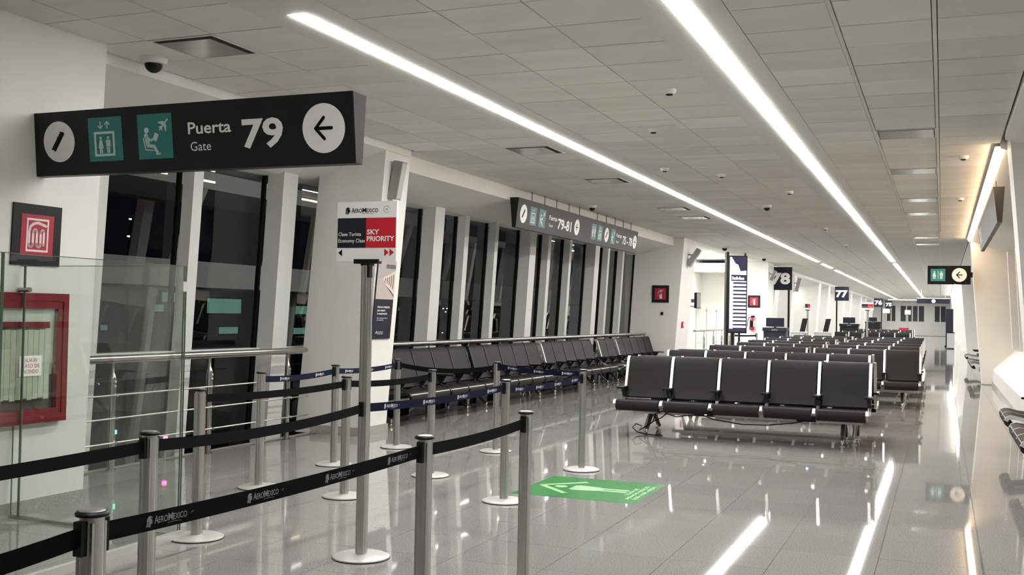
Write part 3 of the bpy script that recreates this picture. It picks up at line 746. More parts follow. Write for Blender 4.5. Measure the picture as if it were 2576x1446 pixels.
for x, y, lab, pl in ((-2.25, 9.1, 'white smoke detector in the middle ceiling, nearest the camera', 0), (-2.87, 10.93, 'smoke detector on a grey ceiling plate, nearest of the plated ones', 1), (-3.5, 13.96, 'dark smoke detector just right of the left light strip', 0),
    (-2.88, 14.74, 'small white smoke detector between the light strips, fourth from the camera', 0), (-2.25, 17.0, 'small white smoke detector left of the right light strip, fifth away', 0), (0.22, 13.78, 'smoke detector on plate near the warm light strip, nearer of two', 1), (0.25, 18.48, 'smoke detector on plate near the warm light strip, farther of two', 1),
    (-2.4, 24.0, 'smoke detector on plate far along the middle ceiling', 1), (-2.4, 29.5, 'small dark smoke detector farthest along the middle ceiling', 0)): detector(x, y, lab, pl)
def air_diffuser(ci, k, label):
    x0, x1 = COLS[ci]; x = (x0+x1)/2; y = RY(k)+0.3035; h = (x1-x0)/2-0.006; g = 0.2975
    t = thing('air_diffuser', label, 'vent', (x, y, H))
    f = MB()
    for a, b in (((-h,-g,-.006),(h,-g+.022,.03)), ((-h,g-.022,-.006),(h,g,.03)), ((-h,-g+.022,-.006),(-h+.022,g-.022,.03)), ((h-.022,-g+.022,-.006),(h,g-.022,.03))): f.box(a, b)
    f.build('frame', M['soffit'], t)
    MB().box((-h, -g, 0.034), (h, g, 0.038)).build('plenum', M['void'], t)
    s = MB()
    e = .05 if ci < 3 else .022
    w_ = .09 if ci < 3 else .06
    s.box((-h+.03,-g+.022,-.003),(h-.022,-g+w_,.006))
    if ci < 3: s.box((h-w_,-g+w_,-.003),(h-.022,g-.03,.006))
    s.build('dark_reveal', M['void'], t)
    q = .068
    MB().box((-h+.03,-g+w_,-.006),(h-(w_ if ci < 3 else .03),g-.03,.006)).build('face_plate', M['vent_plate'], t)
    MB().box((-.01,-.01,.006),(.01,.01,.034)).build('hanger', M['vent_plate'], t)
VL = ['square air diffuser in the ceiling just behind the gate 79 sign', 'square air diffuser left of the left light strip, second from the camera', 'square air diffuser left of the left light strip, third from the camera', 'square air diffuser left of the left light strip, fourth from the camera', 'square air diffuser left of the left light strip, fifth from the camera',
      'air diffuser between the right ceiling runners, nearest the camera', 'air diffuser between the right ceiling runners, second from the camera', 'air diffuser between the right ceiling runners, third from the camera', 'air diffuser between the right ceiling runners, fourth from the camera', 'air diffuser between the right ceiling runners, fifth from the camera', 'air diffuser between the right ceiling runners, farthest away']
for (ci, k), lab in zip(VENTS, VL): air_diffuser(ci, k, lab)
def speaker(loc, label, tilt=0.40, s=1.0, yaw=0, hw=0.10, off=0.17):
    t = thing('wall_speaker', label, 'speaker', loc, yaw)
    a = MB(); hw, hd, hh = hw*s, 0.055*s, 0.23*s
    def R(x, z): return (x*math.cos(tilt) + z*math.sin(tilt), -x*math.sin(tilt) + z*math.cos(tilt))
    def P(x, y, z): q = R(x, z); return (q[0]+off*s, y, q[1])
    a.add([P(-hd,-hw,-hh),P(hd,-hw*.8,-hh),P(hd,hw*.8,-hh),P(-hd,hw,-hh),P(-hd,-hw,hh),P(hd,-hw*.8,hh),P(hd,hw*.8,hh),P(-hd,hw,hh)], [(0,3,2,1),(4,5,6,7),(0,1,5,4),(1,2,6,5),(2,3,7,6),(3,0,4,7)])
    a.build('cabinet', M['grey_dev'], t)
    g = MB(); e = hd+.004
    g.add([P(hd,-hw*.72,-hh*.94),P(hd,hw*.72,-hh*.94),P(hd,hw*.72,hh*.94),P(hd,-hw*.72,hh*.94),P(e,-hw*.70,-hh*.92),P(e,hw*.70,-hh*.92),P(e,hw*.70,hh*.92),P(e,-hw*.70,hh*.92)], [(4,5,6,7),(0,1,5,4),(1,2,6,5),(2,3,7,6),(3,0,4,7)])
    g.build('grille', M['grey_desk'], t)
    MB().box((0, -.03*s, .02*s), (.02*s, .03*s, .14*s)).tube([(0.01,0,.08*s),(off*s-.04*s,0,.06*s)], .016*s, 8).build('bracket', M['grey_dev'], t)
speaker((-6.175, 11.20, 3.07), 'grey tilted column speaker on the first left pillar', 0.18, 1.0, 0, 0.075, 0.085)
speaker((-6.15, 27.0, 3.02), 'grey tilted column speaker on the second left pillar', 0.6, 1.1)
speaker((-5.82, 38.9, 3.03), 'grey tilted column speaker overlapping gate sign 78', 0.45, 0.85)
speaker((-6.05, 47.2, 2.95), 'grey column speaker on a far pillar between gate signs 78 and 77', 0.25, 1.3)
# small wall boxes
def wallbox(name, label, cat, a, b, m, dm=None):
    c = [(a[i]+b[i])/2 for i in range(3)]; h = [abs(b[i]-a[i])/2 for i in range(3)]
    t = thing(name, label, cat, c)
    MB().box([-v for v in h], h).build('case', m, t)
    MB().box((h[0]*-.7, -h[1]-.002, -h[2]*.8), (h[0]*.7, -h[1], h[2]*.8)).build('face', dm or m, t)
wallbox('wall_switch', 'small black wall switch on the second left pillar under the extinguisher sign', 'switch', (-6.66, 26.37, 1.52), (-6.60, 26.4, 1.60), M['black'])
t = thing('wall_monitor', 'slim dark monitor seen edge-on on the second left pillar', 'monitor', (-6.12, 28.15, 1.72))
MB().box((-0.02, -0.25, 0), (0.05, 0.25, 0.42)).build('case', M['black'], t); MB().box((0.05, -0.23, 0.02), (0.053, 0.23, 0.40)).build('screen', M['grey_dev'], t); MB().box((-.16,-.05,.15),(-.02,.05,.25)).build('bracket', M['grey_dev'], t)
t = thing('fire_alarm_point', 'small red manual alarm box on the second left pillar', 'alarm', (-6.235, 26.95, 1.28))
MB().box((-.02,-.055,-.08),(.03,.055,.08)).build('case', M['red'], t); MB().box((.03,-.03,-.04),(.036,.03,.04)).build('push_plate', M['pink'], t)

# poster on the first pillar (flat print on a thin board; follows the lean of the pillar)
t = thing('poster', 'tall navy poster with walkway photo on the first left pillar', 'poster', (-6.312, 11.0, 1.16))
v = Vector((0.08, 0, 1)).normalized(); u = Vector((0,1,0)); n = u.cross(v)
W_, H_ = 0.45, 0.96
c = [Vector((0,0.02,0)), Vector((0,0.02,0))+u*W_, Vector((0,0.02,0))+u*W_+v*H_, Vector((0,0.02,0))+v*H_]
MB().add([tuple(p) for p in c]+[tuple(p+n*.012) for p in c], [(0,3,2,1),(4,5,6,7),(0,1,5,4),(1,2,6,5),(2,3,7,6),(3,0,4,7)]).build('board', M['poster_navy'], t)
o = c[0]+n*.012; d = MB()
d.use(M['photo_b']).flat([rect(0.005, 0.48, 0.445, H_-.005)], o, u, v, .001)
d.use(M['photo_a']).flat([[(0.005, 0.955), (0.005, 0.72), (0.16, 0.74), (0.445, 0.82), (0.445, 0.955)]], o, u, v, .002)
d.use(M['photo_d']).flat([[(0.14, 0.70), (0.445, 0.56), (0.445, 0.84), (0.16, 0.745)]], o, u, v, .003)
d.use(M['photo_c']).flat([rect(0.19+.05*k, 0.70-.022*k, 0.21+.05*k, 0.735+.012*k) for k in range(5)] + [rect(0.20, 0.855, 0.43, 0.905)] + stroke([(0.16, 0.70), (0.445, 0.52)], .012, False), o, u, v, .004)
d.use(M['white']).flat(stroke([(0.15, 0.69), (0.44, 0.555)], .008, False), o, u, v, .005)
d.build('photo', None, t); d = MB().use(M['white'])
for s, y, h in (('Estamos trabajando', .375, .026), ('para mejorar', .335, .026), ('tu experiencia.', .295, .026)): put_text(d, s, 0.075, y, h, o, u, v, .0165*len(s)*1.0, .01, .003)
put_text(d, "We're working to improve", .075, .245, .015, o, u, v, .26, 0, .003); put_text(d, 'your experience.', .075, .222, .015, o, u, v, .17, 0, .003)
d.flat(xf(stroke([(0,.2),(.5,.9)],.12)+stroke([(.5,.9),(1,.1)],.12)+stroke([(.2,.4),(.9,.6)],.1), .075, .055, .045), o, u, v, .003)
put_text(d, 'AEROPUERTO', .13, .075, .014, o, u, v, .13, 0, .003); put_text(d, 'INTERNACIONAL', .13, .055, .012, o, u, v, .13, 0, .003)
d.build('lettering', None, t)

# ------------------------------------------------------------------ handrails
def handrail(label, y0, y1, z, posts, x=-6.98, rods=(0.69, 0.48, 0.26), short=None, loop=False):
    t = thing('handrail', label, 'railing', (x, y0, 0)); L = y1-y0
    MB().tube([(0, 0, z), (0, L, z)], 0.032, 12).build('top_rail', M['steel_dark'], t, True)
    MB().tube([(-0.05, 0, z-0.035), (-0.05, L, z-0.035)], 0.012, 8).build('under_rail', M['steel_dark'], t, True)
    for p in posts:
        y = p-y0
        b = MB().lathe([(0.05,0),(0.05,.012),(0.03,.014),(0.030,.84),(0.022,.87),(0.012,.89),(0.012,z-.03)], (0,y,0), 14)
        po = b.build('post', M['steel_dark'], t, True)
        for rz in rods: MB().tube([(0.02, y, rz), (0.06, y, rz)], 0.014, 8).build('rod_clip', M['chrome'], po, True)
        for q in (0.80, 0.76, 0.12): MB().lathe([(0.0,0),(0.012,0.002),(0.012,.02),(0,.022)], (0.034, y-.004, q), 8).build('bolt', M['chrome'], po, True)
    for rz in rods:
        MB().tube([(0.05, 0, rz), (0.05, L, rz)], 0.008, 6).build('rod', M['rod'], t, True)
    return t
handrail('steel handrail with thin rods before the windows behind the glass partition', 6.3, 10.66, 1.02, [7.53, 8.90, 10.30])
handrail('long steel handrail before the windows behind the wall benches', 11.65, 26.1, 1.04, [12.5, 13.9, 15.3, 16.6, 18.0, 19.4, 20.8, 22.2, 23.6, 25.0, 26.0])
handrail('steel handrail across the gate recess left of the departures board', 31.9, 38.5, 1.07, [33.3, 34.8, 36.2, 37.6], -7.0)
for i, y in enumerate((33.3, 35.0, 36.8, 38.6)):
    t = thing('glass_panel', ['first', 'second', 'third', 'fourth'][i] + ' clear glass panel behind the recess handrail, counted from the left', 'glass panel', (-8.0, y, 0))
    MB().box((0, 0, 0.0), (0.012, 1.66, 1.82)).build('pane', M['glass'], t); MB().box((-.002, 1.66, 0), (.014, 1.672, 1.82)).build('edge', M['glass_edge'], t)
    MB().box((-.01,1.55,1.70),(.03,1.72,1.73)).build('clip', M['steel_dark'], t)

# ------------------------------------------------------------------ glass partition near the fire cabinet
t = thing('glass_partition', 'frameless clear glass corner partition standing before the fire cabinet', 'glass partition', (-4.58, 5.575, 0))
ZG = 1.765
def gpanel(a, b, nm='glass_panel'):
    d = Vector((b[0]-a[0], b[1]-a[1], 0)); L = d.length; d.normalize(); n = Vector((-d.y, d.x, 0))*0.006
    A, B = Vector((a[0], a[1], 0.02)), Vector((b[0], b[1], 0.02)); up = Vector((0,0,ZG-.02))
    lo = [A-n, B-n, B+n, A+n]
    g = MB().hexa([tuple(p) for p in lo], [tuple(p+up) for p in lo]).build(nm, M['glass'], t)
    e = MB(); 
    for p in (A, B): e.box((p.x-.0035, p.y-.0035, .02), (p.x+.0035, p.y+.0035, ZG+.002))
    q = [A-n*.5+up, B-n*.5+up, B+n*.5+up, A+n*.5+up]
    e.hexa([tuple(p) for p in q], [tuple(p+Vector((0,0,.004))) for p in q])
    e.build('glass_edge', M['glass_edge'], g)
    return g
gpanel((-1.385, -0.012), (-0.006, -0.012))
gpanel((-1.46, -0.012), (-1.395, -0.012))
gpanel((0.0, 0.0), (0.055, -1.5)); gpanel((0.056, -1.51), (0.10, -3.0))
for a, b in (((0,0),(0.055,-1.5)), ((0.056,-1.51),(0.10,-3.0))):
    MB().hexa([(a[0]-.012,a[1],0),(b[0]-.012,b[1],0),(b[0]+.03,b[1],0),(a[0]+.03,a[1],0)], [(a[0]-.012,a[1],.05),(b[0]-.012,b[1],.05),(b[0]+.03,b[1],.05),(a[0]+.03,a[1],.05)]).build('base_channel', M['base'], t)
MB().box((-1.46,-.03,0),(0,.004,.02)).build('base_channel', M['steel_dark'], t)
MB().box((-.03,-.04,1.60),(.012,.008,1.665)).build('corner_clip', M['base'], t)
MB().tube([(-1.46,-.02,1.60),(-1.33,-.02,1.60)], .017, 10).build('hinge', M['steel_dark'], t, True)
st = MB().box((-4.31, 2.5, 0.0005), (-4.285, 5.4, 0.003)).build('floor_strip', M['steel'], floor)

# ------------------------------------------------------------------ stanchions and belts
def post_mesh():
    m = MB().lathe([(0.031,0.012),(0.031,0.955)], n=24)
    for k in range(4):
        a = PI/4 + k*PI/2; cx, cy = 0.031*math.cos(a), 0.031*math.sin(a)
        m.box((cx-.004, cy-.004, .03), (cx+.004, cy+.004, .94))
    return m.mesh('post', M['steel'], True)
POST = post_mesh()
CAP = MB().lathe([(0.030,0.952),(0.042,0.955),(0.043,0.962),(0.038,0.968),(0.0,0.969)], n=24).mesh('cap', M['black'], True)
CAPTOP = MB().lathe([(0.034,0.9685),(0.030,0.971),(0.0,0.9715)], n=24).mesh('cap_inlay', M['steel'], True)
BASE = MB().lathe([(0.170,0.0),(0.174,0.004),(0.172,0.012),(0.155,0.020),(0.05,0.025),(0.036,0.026)], n=40).mesh('base', M['base'], True)
RUB = MB().lathe([(0.173,-0.001),(0.176,0.002),(0.175,0.006)], n=40).mesh('rubber_ring', M['black'], True)
def stanchion(x, y, label, group=None):
    t = thing('belt_stanchion', label, 'stanchion', (x, y, 0), 0, group)
    for nm, me in (('post', POST), ('cap', CAP), ('cap_inlay', CAPTOP), ('base', BASE), ('rubber_ring', RUB)): link(nm, me, t)
    return t
AERO = 'AEROMEXICO'
def logo(mb, x, y, h, o, u, v, c1, full=True, lift=0.0012):
    mb.use(c1).flat(xf(ic_head(), x, y-h*0.45, h*1.55, h*1.75), o, u, v, lift)
    put_text(mb, 'A', x+h*1.75, y, h*1.12, o, u, v, h*0.85, .014, lift); put_text(mb, 'ERO', x+h*2.62, y, h*0.92, o, u, v, h*2.0, .014, lift)
    put_text(mb, 'M', x+h*4.70, y, h*1.12, o, u, v, h*1.0, .014, lift); put_text(mb, 'EXICO', x+h*5.78, y, h*0.92, o, u, v, h*3.1, .014, lift)
    mb.flat(stroke([(x+h*4.6, y-h*.28), (x+h*6.2, y-h*.20), (x+h*7.6, y-h*.36)], h*.07, False), o, u, v, lift)
def belt(owner, a, b, z, sag=0.02, m='belt', prints=0, face=1, dim=False, wd=0.052, flip=False):
    """belt tape leaving the head of OWNER at a and clipped to the post at b; prints = logos on the side seen by the passenger"""
    A = Vector((a[0], a[1], 0)); B = Vector((b[0], b[1], 0)); d = (B-A); L = d.length; d.normalize()
    A2 = A + d*0.034; B2 = B - d*0.036; L2 = (B2-A2).length; n = Vector((d.y, -d.x, 0))*face
    o0 = owner.location; mb = MB(); N = 14
    def P(t, dz, dn): return A2 + d*L2*t + Vector((0,0,z + dz - sag*4*t*(1-t))) + n*dn - Vector(o0)
    vs = []; fs = []
    for i in range(N+1):
        t = i/N; vs += [P(t,-wd/2,-.001), P(t,-wd/2,.001), P(t,wd/2,.001), P(t,wd/2,-.001)]
    for i in range(N):
        for k in range(4): fs.append((i*4+k, i*4+(k+1) % 4, (i+1)*4+(k+1) % 4, (i+1)*4+k))
    mb.add([tuple(v) for v in vs], fs); be = mb.build('belt', M[m], owner)
    for q, s in ((A, 1), (B, -1)):
        cl = MB()
        c = q + d*s*0.036 - Vector(o0)
        e1 = d*0.012; e2 = n*0.014; zz = Vector((0,0,1))
        lo = [c-e1-e2, c+e1-e2, c+e1+e2, c-e1+e2]
        cl.hexa([tuple(p+zz*(z-.048)) for p in lo], [tuple(p+zz*(z+.040)) for p in lo])
        cl.build('belt_clip', M['black'], be)
    if prints:
        u = d if face > 0 else -d; hh = 0.0195
        for k in range(prints):
            pm = MB()
            t = (k+0.55)/prints if prints > 1 else .5
            t = min(max(t, .10), .90)
            c = P(t, 0, 0.001); uu = (P(min(1,t+.03),0,0) - P(max(0,t-.03),0,0)).normalized()
            if face < 0: uu = -uu
            vv = Vector((0,0,1)) - uu*uu.z
            logo(pm, -hh*4.5, -hh*0.45, hh, c, uu, vv.normalized(), M['print_dim' if dim else 'print'])
            pm.use(M['print_dim']).flat(stroke([(hh*5.3, 0), (hh*5.9, hh*.25)], hh*.10, False), c, uu, vv.normalized(), .0012)
            pm.build('belt_print', None, be)
    return be
P = dict(S1=(-2.04,2.14), S2=(-2.05,4.06), S3=(-2.09,5.35), S4=(-3.12,3.59), SG=(-3.255,5.625), S12=(-3.22,7.79), S13=(-3.21,9.71), S5=(-4.48,5.62),
         S8=(-4.44,7.38), S10=(-4.32,8.68), S11=(-4.46,10.53), S6=(-5.29,7.42), S7=(-5.45,8.85), S9=(-5.55,10.30), S0=(-2.10,0.75), S00=(-3.10,1.75))
LB = dict(S1='brushed steel belt stanchion nearest the camera at the lower left', S2='steel belt stanchion in the front row, second from the camera', S3='steel belt stanchion at the far end of the front row beside the green floor mark',
  S4='steel belt stanchion nearest the camera in the second row, left of the airline sign', S12='steel belt stanchion right of the airline sign in the same row', S13='steel belt stanchion standing at the edge of the green floor mark',
  S5='steel belt stanchion beside the glass partition corner', S8='steel belt stanchion just left of the airline sign pole', S10='steel belt stanchion in the third row, right of the airline sign pole', S11='steel belt stanchion in the third row, farthest, before the wall benches',
  S6='steel belt stanchion in the back row before the window mullion, leftmost of that row', S7='steel belt stanchion in the back row before the first pillar', S9='steel belt stanchion in the back row at the pillar and wall bench', S0='steel belt stanchion in the front row left of the frame', S00='steel belt stanchion in the second row left of the frame')
ST = {k: stanchion(*P[k], LB[k]) for k in P if k not in ('SG', 'S0', 'S00')}
# airline sign on its own taller stanchion pole
sg = thing('airline_sign', 'airline queue sign on tall steel pole, economy left and sky priority right', 'sign', (*P['SG'], 0))
TALL = MB().lathe([(0.032,0.012),(0.032,1.775)], n=24)
for k in range(4):
    a = PI/4 + k*PI/2; cx, cy = 0.032*math.cos(a), 0.032*math.sin(a); TALL.box((cx-.004,cy-.004,.03),(cx+.004,cy+.004,1.77))
TALL.build('pole', M['steel'], sg, True); link('base', BASE, sg); link('rubber_ring', RUB, sg)
MB().box((-.085,-.022,1.785),(.085,.022,1.812)).box((.018,-.036,1.70),(.036,.0,1.79)).box((-.03,-.03,1.772),(.03,.03,1.787)).build('sign_holder', M['black'], sg)
MB().box((-.215,-.008,1.80),(.20,.008,2.165)).build('sign_board', M['white'], sg)
o = Vector((-.215,-.008,1.80)); u = Vector((1,0,0)); v = Vector((0,0,1)); d = MB()
d.use(M['navy']).flat([rect(0.004,.082,.205,.265)], o, u, v); d.use(M['sky_red']).flat([rect(.205,.082,.411,.265)], o, u, v)
logo(d, .055, .298, .026, o, u, v, M['ink']); d.use(M['greyink']).flat(stroke(arc(.345,.315,.020,.3,5.6,14),.003,False)+[rect(.337,.311,.353,.319)], o, u, v)
d.use(M['white'])
put_text(d, 'Clase Turista', .012, .155, .022, o, u, v, .16, .013, .003); put_text(d, 'Economy Class', .012, .115, .022, o, u, v, .187, .013, .003)
put_text(d, 'SKY', .213, .163, .031, o, u, v, .085, .03, .003); put_text(d, 'PRIORITY', .213, .122, .031, o, u, v, .19, .03, .003)
d.use(M['ink']).flat([[(.012,.052),(.040,.030),(.040,.074)]], o, u, v, .002)
d.use(M['sky_red']).flat([[(.335,.030),(.366,.053),(.335,.076)], [(.371,.030),(.402,.053),(.371,.076)]], o, u, v, .002)
d.build('sign_print', None, sg)
ZB = 0.905
belt(ST['S1'], P['S1'], P['S0'], ZB, .035)
belt(ST['S2'], P['S1'], P['S2'], ZB, .012, 'belt', 4, 1, True)
belt(ST['S3'], P['S2'], P['S3'], ZB, .012)
belt(ST['S4'], P['S4'], P['S00'], ZB, .012)
belt(sg, P['S4'], P['SG'], ZB, .03)
belt(ST['S12'], P['SG'], P['S12'], ZB, .02, 'belt_blue', 4)
belt(ST['S13'], P['S12'], P['S13'], ZB-.02, .02, 'belt_blue', 4)
belt(ST['S8'], P['S5'], P['S8'], ZB, .02)
belt(ST['S10'], P['S8'], P['S10'], ZB, .02)
belt(ST['S7'], P['S6'], P['S7'], ZB, .02, 'belt_blue', 2)
belt(ST['S9'], P['S7'], P['S9'], ZB, .02, 'belt_blue', 3)
belt(ST['S11'], P['S9'], P['S11'], ZB, .05)
belt(ST['S13'], P['S11'], P['S13'], ZB+.02, .02, 'belt_blue', 3)

# ------------------------------------------------------------------ green floor decal
t = thing('floor_decal', 'green floor decal of a lower-risk zone with white person and arrow', 'decal', (-2.79, 8.71, 0))
o = Vector((0.53, -0.53, 0.0)); u = Vector((0,1,0)); v = Vector((-1,0,0))
MB().box((-.53,-.53,0.0004),(.53,.53,0.0012)).build('vinyl_sheet', M['green'], t)
d = MB().use(M['green_print']); o = Vector((0.53,-0.53,0.0012))
d.flat(stroke([(.22,.66),(.53,.98),(.84,.66)], .055, False), o, u, v, .0004)
d.flat([disc(.53,.80,.055,20)], o, u, v, .0004)
d.flat([[(.43,.70),(.63,.70),(.66,.66),(.62,.46),(.60,.46),(.60,.20),(.545,.20),(.545,.42),(.515,.42),(.515,.20),(.46,.20),(.46,.46),(.44,.46),(.40,.66)]], o, u, v, .0004)
put_text(d, 'ZONA DE', .36, .15, .035, o, u, v, .36, .02, .0004); put_text(d, 'MENOR RIESGO', .18, .095, .035, o, u, v, .70, .02, .0004); put_text(d, 'LESS RISK AREA', .18, .04, .035, o, u, v, .70, .02, .0004)
d.build('decal_print', None, t)

# ------------------------------------------------------------------ beam seating
PIT = 0.60
BACKP = [(-0.035,0.925),(-0.022,0.95),(0.0,0.957),(0.02,0.945),(0.045,0.88),(0.085,0.76),(0.125,0.63),(0.165,0.52),(0.20,0.462)]
SEATP = [(0.205,0.425),(0.27,0.408),(0.37,0.405),(0.48,0.418),(0.56,0.437),(0.61,0.442),(0.64,0.432),(0.657,0.40),(0.650,0.365),(0.625,0.345),(0.57,0.338)]
def offset(path, d):
    out = []
    for i, (y, z) in enumerate(path):
        a = path[max(0, i-1)]; b = path[min(len(path)-1, i+1)]; l = math.hypot(b[0]-a[0], b[1]-a[1])
        out.append((y - (b[1]-a[1])/l*d, z + (b[0]-a[0])/l*d))
    return out
def sheet(path, th, x0, x1):
    poly = offset(path, th/2) + offset(path, -th/2)[::-1]; n = len(path)
    mb = MB(); N = len(poly)
    vs = [(x0, y, z) for y, z in poly] + [(x1, y, z) for y, z in poly]
    fs = [(i, (i+1) % N, N+(i+1) % N, N+i) for i in range(N)]
    for i in range(n-1):
        fs.append((i, N-1-i, N-2-i, i+1)); fs.append((N+i, N+i+1, N+N-2-i, N+N-1-i))
    mb.add(vs, fs); return mb
GAP = 0.032
BACK_ME = sheet(BACKP, 0.034, GAP, PIT-GAP+0.0).mesh('backrest', M['vinyl'], True)
SEAT_ME = sheet(SEATP, 0.036, GAP, PIT-GAP+0.0).mesh('seat', M['vinyl'], True)
def frame_me():
    mb = MB(); mb.v = []; pth = BACKP[1:] + [(0.215, 0.435)] + SEATP[1:8]
    return sheet(pth, 0.044, -0.0165, 0.0165).mesh('side_frame', M['alu'], True)
FRAME_ME = frame_me()
def arm_me():
    a = MB(); a.box((-0.042, 0.10, 0.575), (0.042, 0.43, 0.598))
    a.prism([(0.16,0.50),(0.22,0.46),(0.30,0.575),(0.14,0.575)][::-1], 0, -0.020, 0.020)
    return a.mesh('armrest', M['black'])
ARM_ME = arm_me()
def leg_pair(rear):
    f = MB().tube([(0,-0.04,0.29),(0,0.225,0.055)], [0.034,0.019], 10); r = MB().tube([(0,-0.06,0.29),(0,rear,0.055)], [0.034,0.019], 10)
    ff = []
    for y in (0.235, rear + (0.01 if rear > -0.2 else -0.01)):
        ff.append(MB().lathe([(0.034,0),(0.034,.006),(0.012,.012),(0.012,.03),(0.017,.032),(0.018,.07),(0.014,.075)], (0,y,0), 14).mesh('foot', M['chrome'], True))
    return f.mesh('leg', M['gun'], True), r.mesh('leg', M['gun'], True), ff
LEG_DEEP = leg_pair(-0.42); LEG_SHORT = leg_pair(-0.10)
FRAME_BK = FRAME_ME.copy(); FRAME_BK.materials[0] = M['frame_black']
TRIM_ME = MB().tube([(0.03,0.652,0.425),(PIT-.03,0.652,0.425)], .012, 8).mesh('front_trim', M['rod'], True)
BEAMS = {}
def bench(n, x, y, rz, label, group=None, deep=True, legx=0.30, arms=True, cat='seating', silver='all'):
    """n seats; local x along the beam, local +y is where the sitter looks"""
    t = thing('beam_bench', label, cat, (x, y, 0), rz, group)
    for i in range(n):
        link('backrest', BACK_ME, t, (i*PIT, 0, 0)); link('seat', SEAT_ME, t, (i*PIT, 0, 0))
    for i in range(n+1):
        dx = 0.016 if i == 0 else (-0.016 if i == n else 0)
        link('side_frame', FRAME_ME if silver == 'all' or (silver == 'near' and i == n) else FRAME_BK, t, (i*PIT+dx, 0, 0))
        if arms: link('armrest', ARM_ME, t, (i*PIT+dx, 0, 0))
    if n not in BEAMS: BEAMS[n] = MB().box((0.10, 0.02, 0.250), (n*PIT-0.10, 0.10, 0.292)).mesh('beam', M['steel'])
    link('beam', BEAMS[n], t)
    f, r, ff = LEG_DEEP if deep else LEG_SHORT
    for lx in (legx, n*PIT-legx):
        a = link('leg', f, t, (lx, 0, 0)); link('foot', ff[0], a)
        a = link('leg', r, t, (lx, 0, 0)); link('foot', ff[1], a)
    if not deep:
        for i in range(n): link('front_trim', TRIM_ME, t, (i*PIT, 0, 0))
    return t
def face_cam(n, xr, y, label, g=None, **k): return bench(n, xr, y, PI, label, g, **k)        # looks towards the camera; xr = right end
def face_away(n, xl, y, label, g=None, **k): return bench(n, xl, y, 0, label, g, **k)
G = 'beam seating in rows down the middle of the hall'
b1 = face_cam(5, -0.765, 13.25, 'black five-seat bench in the middle, nearest the camera, facing it', G, legx=0.32)
face_away(5, -3.745, 13.66, 'black five-seat bench back to back with the nearest middle bench', G, legx=0.22)
ORD = ['second', 'third', 'fourth', 'fifth', 'sixth', 'seventh', 'eighth']
face_cam(5, -0.955, 16.15, 'black five-seat bench of the second row from the camera, near side of its pair', G)
face_away(5, -3.945, 16.75, 'black five-seat bench of the second row from the camera, far side of its pair', G)
for i, (y, dl, n1, n2, xl) in enumerate(((19.55, .45, 3, 3, -4.03), (22.3, .45, 3, 3, -4.02), (24.9, .45, 3, 3, -4.22), (27.9, .45, 3, 3, -4.28), (30.8, .45, 3, 3, -4.30), (33.7, .45, 3, 3, -4.32))):
    xr = -0.33 if i == 0 else (-0.36 - 0.02*i)
    o = ORD[i+1]
    face_cam(3, xl + 1.8, y, 'left three-seat bench of the %s row from the camera, near side' % o, G)
    face_away(3, xl, y + dl, 'left three-seat bench of the %s row from the camera, far side' % o, G)
    face_cam(3, xr, y, 'right three-seat bench of the %s row from the camera, near side' % o, G)
    face_away(3, xr - 1.8, y + dl, 'right three-seat bench of the %s row from the camera, far side' % o, G)
for i, (y, xl) in enumerate(((46.0, -4.2), (50.0, -4.2), (58.0, -4.4), (62.0, -4.4))):
    face_cam(5, xl+3.0, y, 'black five-seat bench far down the hall, row %s beyond the long gap' % ['one', 'two', 'three', 'four'][i], G)
# power boxes and cable under the nearest bench
for q, (lx, m) in enumerate(((1.95, 'white_led'), (0.72, 'blue_led'))):
    pb = MB().box((lx-0.09, 0.06, 0.262), (lx+0.13, 0.17, 0.325)).build('power_box', M['black'], b1)
    MB().box((lx-0.012, 0.17, 0.280), (lx+0.012, 0.174, 0.300)).build('indicator', M[m], pb)
t = thing('power_cable', 'loose black power cable hanging under the nearest middle bench', 'cable', (-3.2, 13.1, 0.0))
MB().tube([(1.75,-.02,.29),(1.55,-.04,.24),(1.25,-.05,.20),(0.95,-.05,.19),(0.6,-.05,.23),(0.42,-.03,.285),(0.25,-.05,.26),(0.12,-.06,.24),(-.02,-.05,.28)], .007, 6).build('cable', M['black'], t, True)
MB().tube([(-.05,-.02,.30),(-.14,-.06,.27),(-.17,-.08,.16),(-.26,-.10,.10),(-.34,-.10,.05),(-.30,-.12,.11),(-.38,-.1,.13),(-.43,-.09,.08),(-.36,-.12,.03),(-.25,-.14,.012),(-.10,-.20,.010),(-.02,-.16,.010)], .008, 6).build('cable_end', M['black'], t, True)
MB().tube([(.02,-.05,.29),(-.06,-.08,.22),(-.16,-.10,.17),(-.24,-.1,.10)], .007, 6).build('cable_branch', M['black'], t, True)
# wall benches on the left (look into the hall)
GL = 'beam seating along the left windows'
XB = -6.93
for i, (n, y, lab) in enumerate(((5, 11.98, 'black five-seat wall bench at left partly behind the first pillar'), (5, 15.10, 'black five-seat wall bench at left, second from the first pillar'), (5, 18.30, 'black five-seat wall bench at left, third from the first pillar'),
                             (2, 21.75, 'short two-seat wall bench at left between two longer ones'), (5, 23.12, 'black five-seat wall bench at left before the second pillar'))):
    bench(n, XB, y + n*PIT, -PI/2, lab, GL, deep=False, legx=0.3 if n > 2 else .22, silver='near' if i >= 2 else 'none')
t = thing('side_table', 'small black side table beside the farthest left wall bench', 'table', (-6.55, 26.25, 0))
MB().box((-.25,-.12,.42),(.30,.14,.45)).build('table_top', M['black'], t); MB().box((-.2,-.06,.30),(.0,.06,.42)).build('bracket', M['black'], t)
MB().tube([(-.1,0,.3),(-.1,0,.0)], .02, 8).build('leg', M['steel_dark'], t)
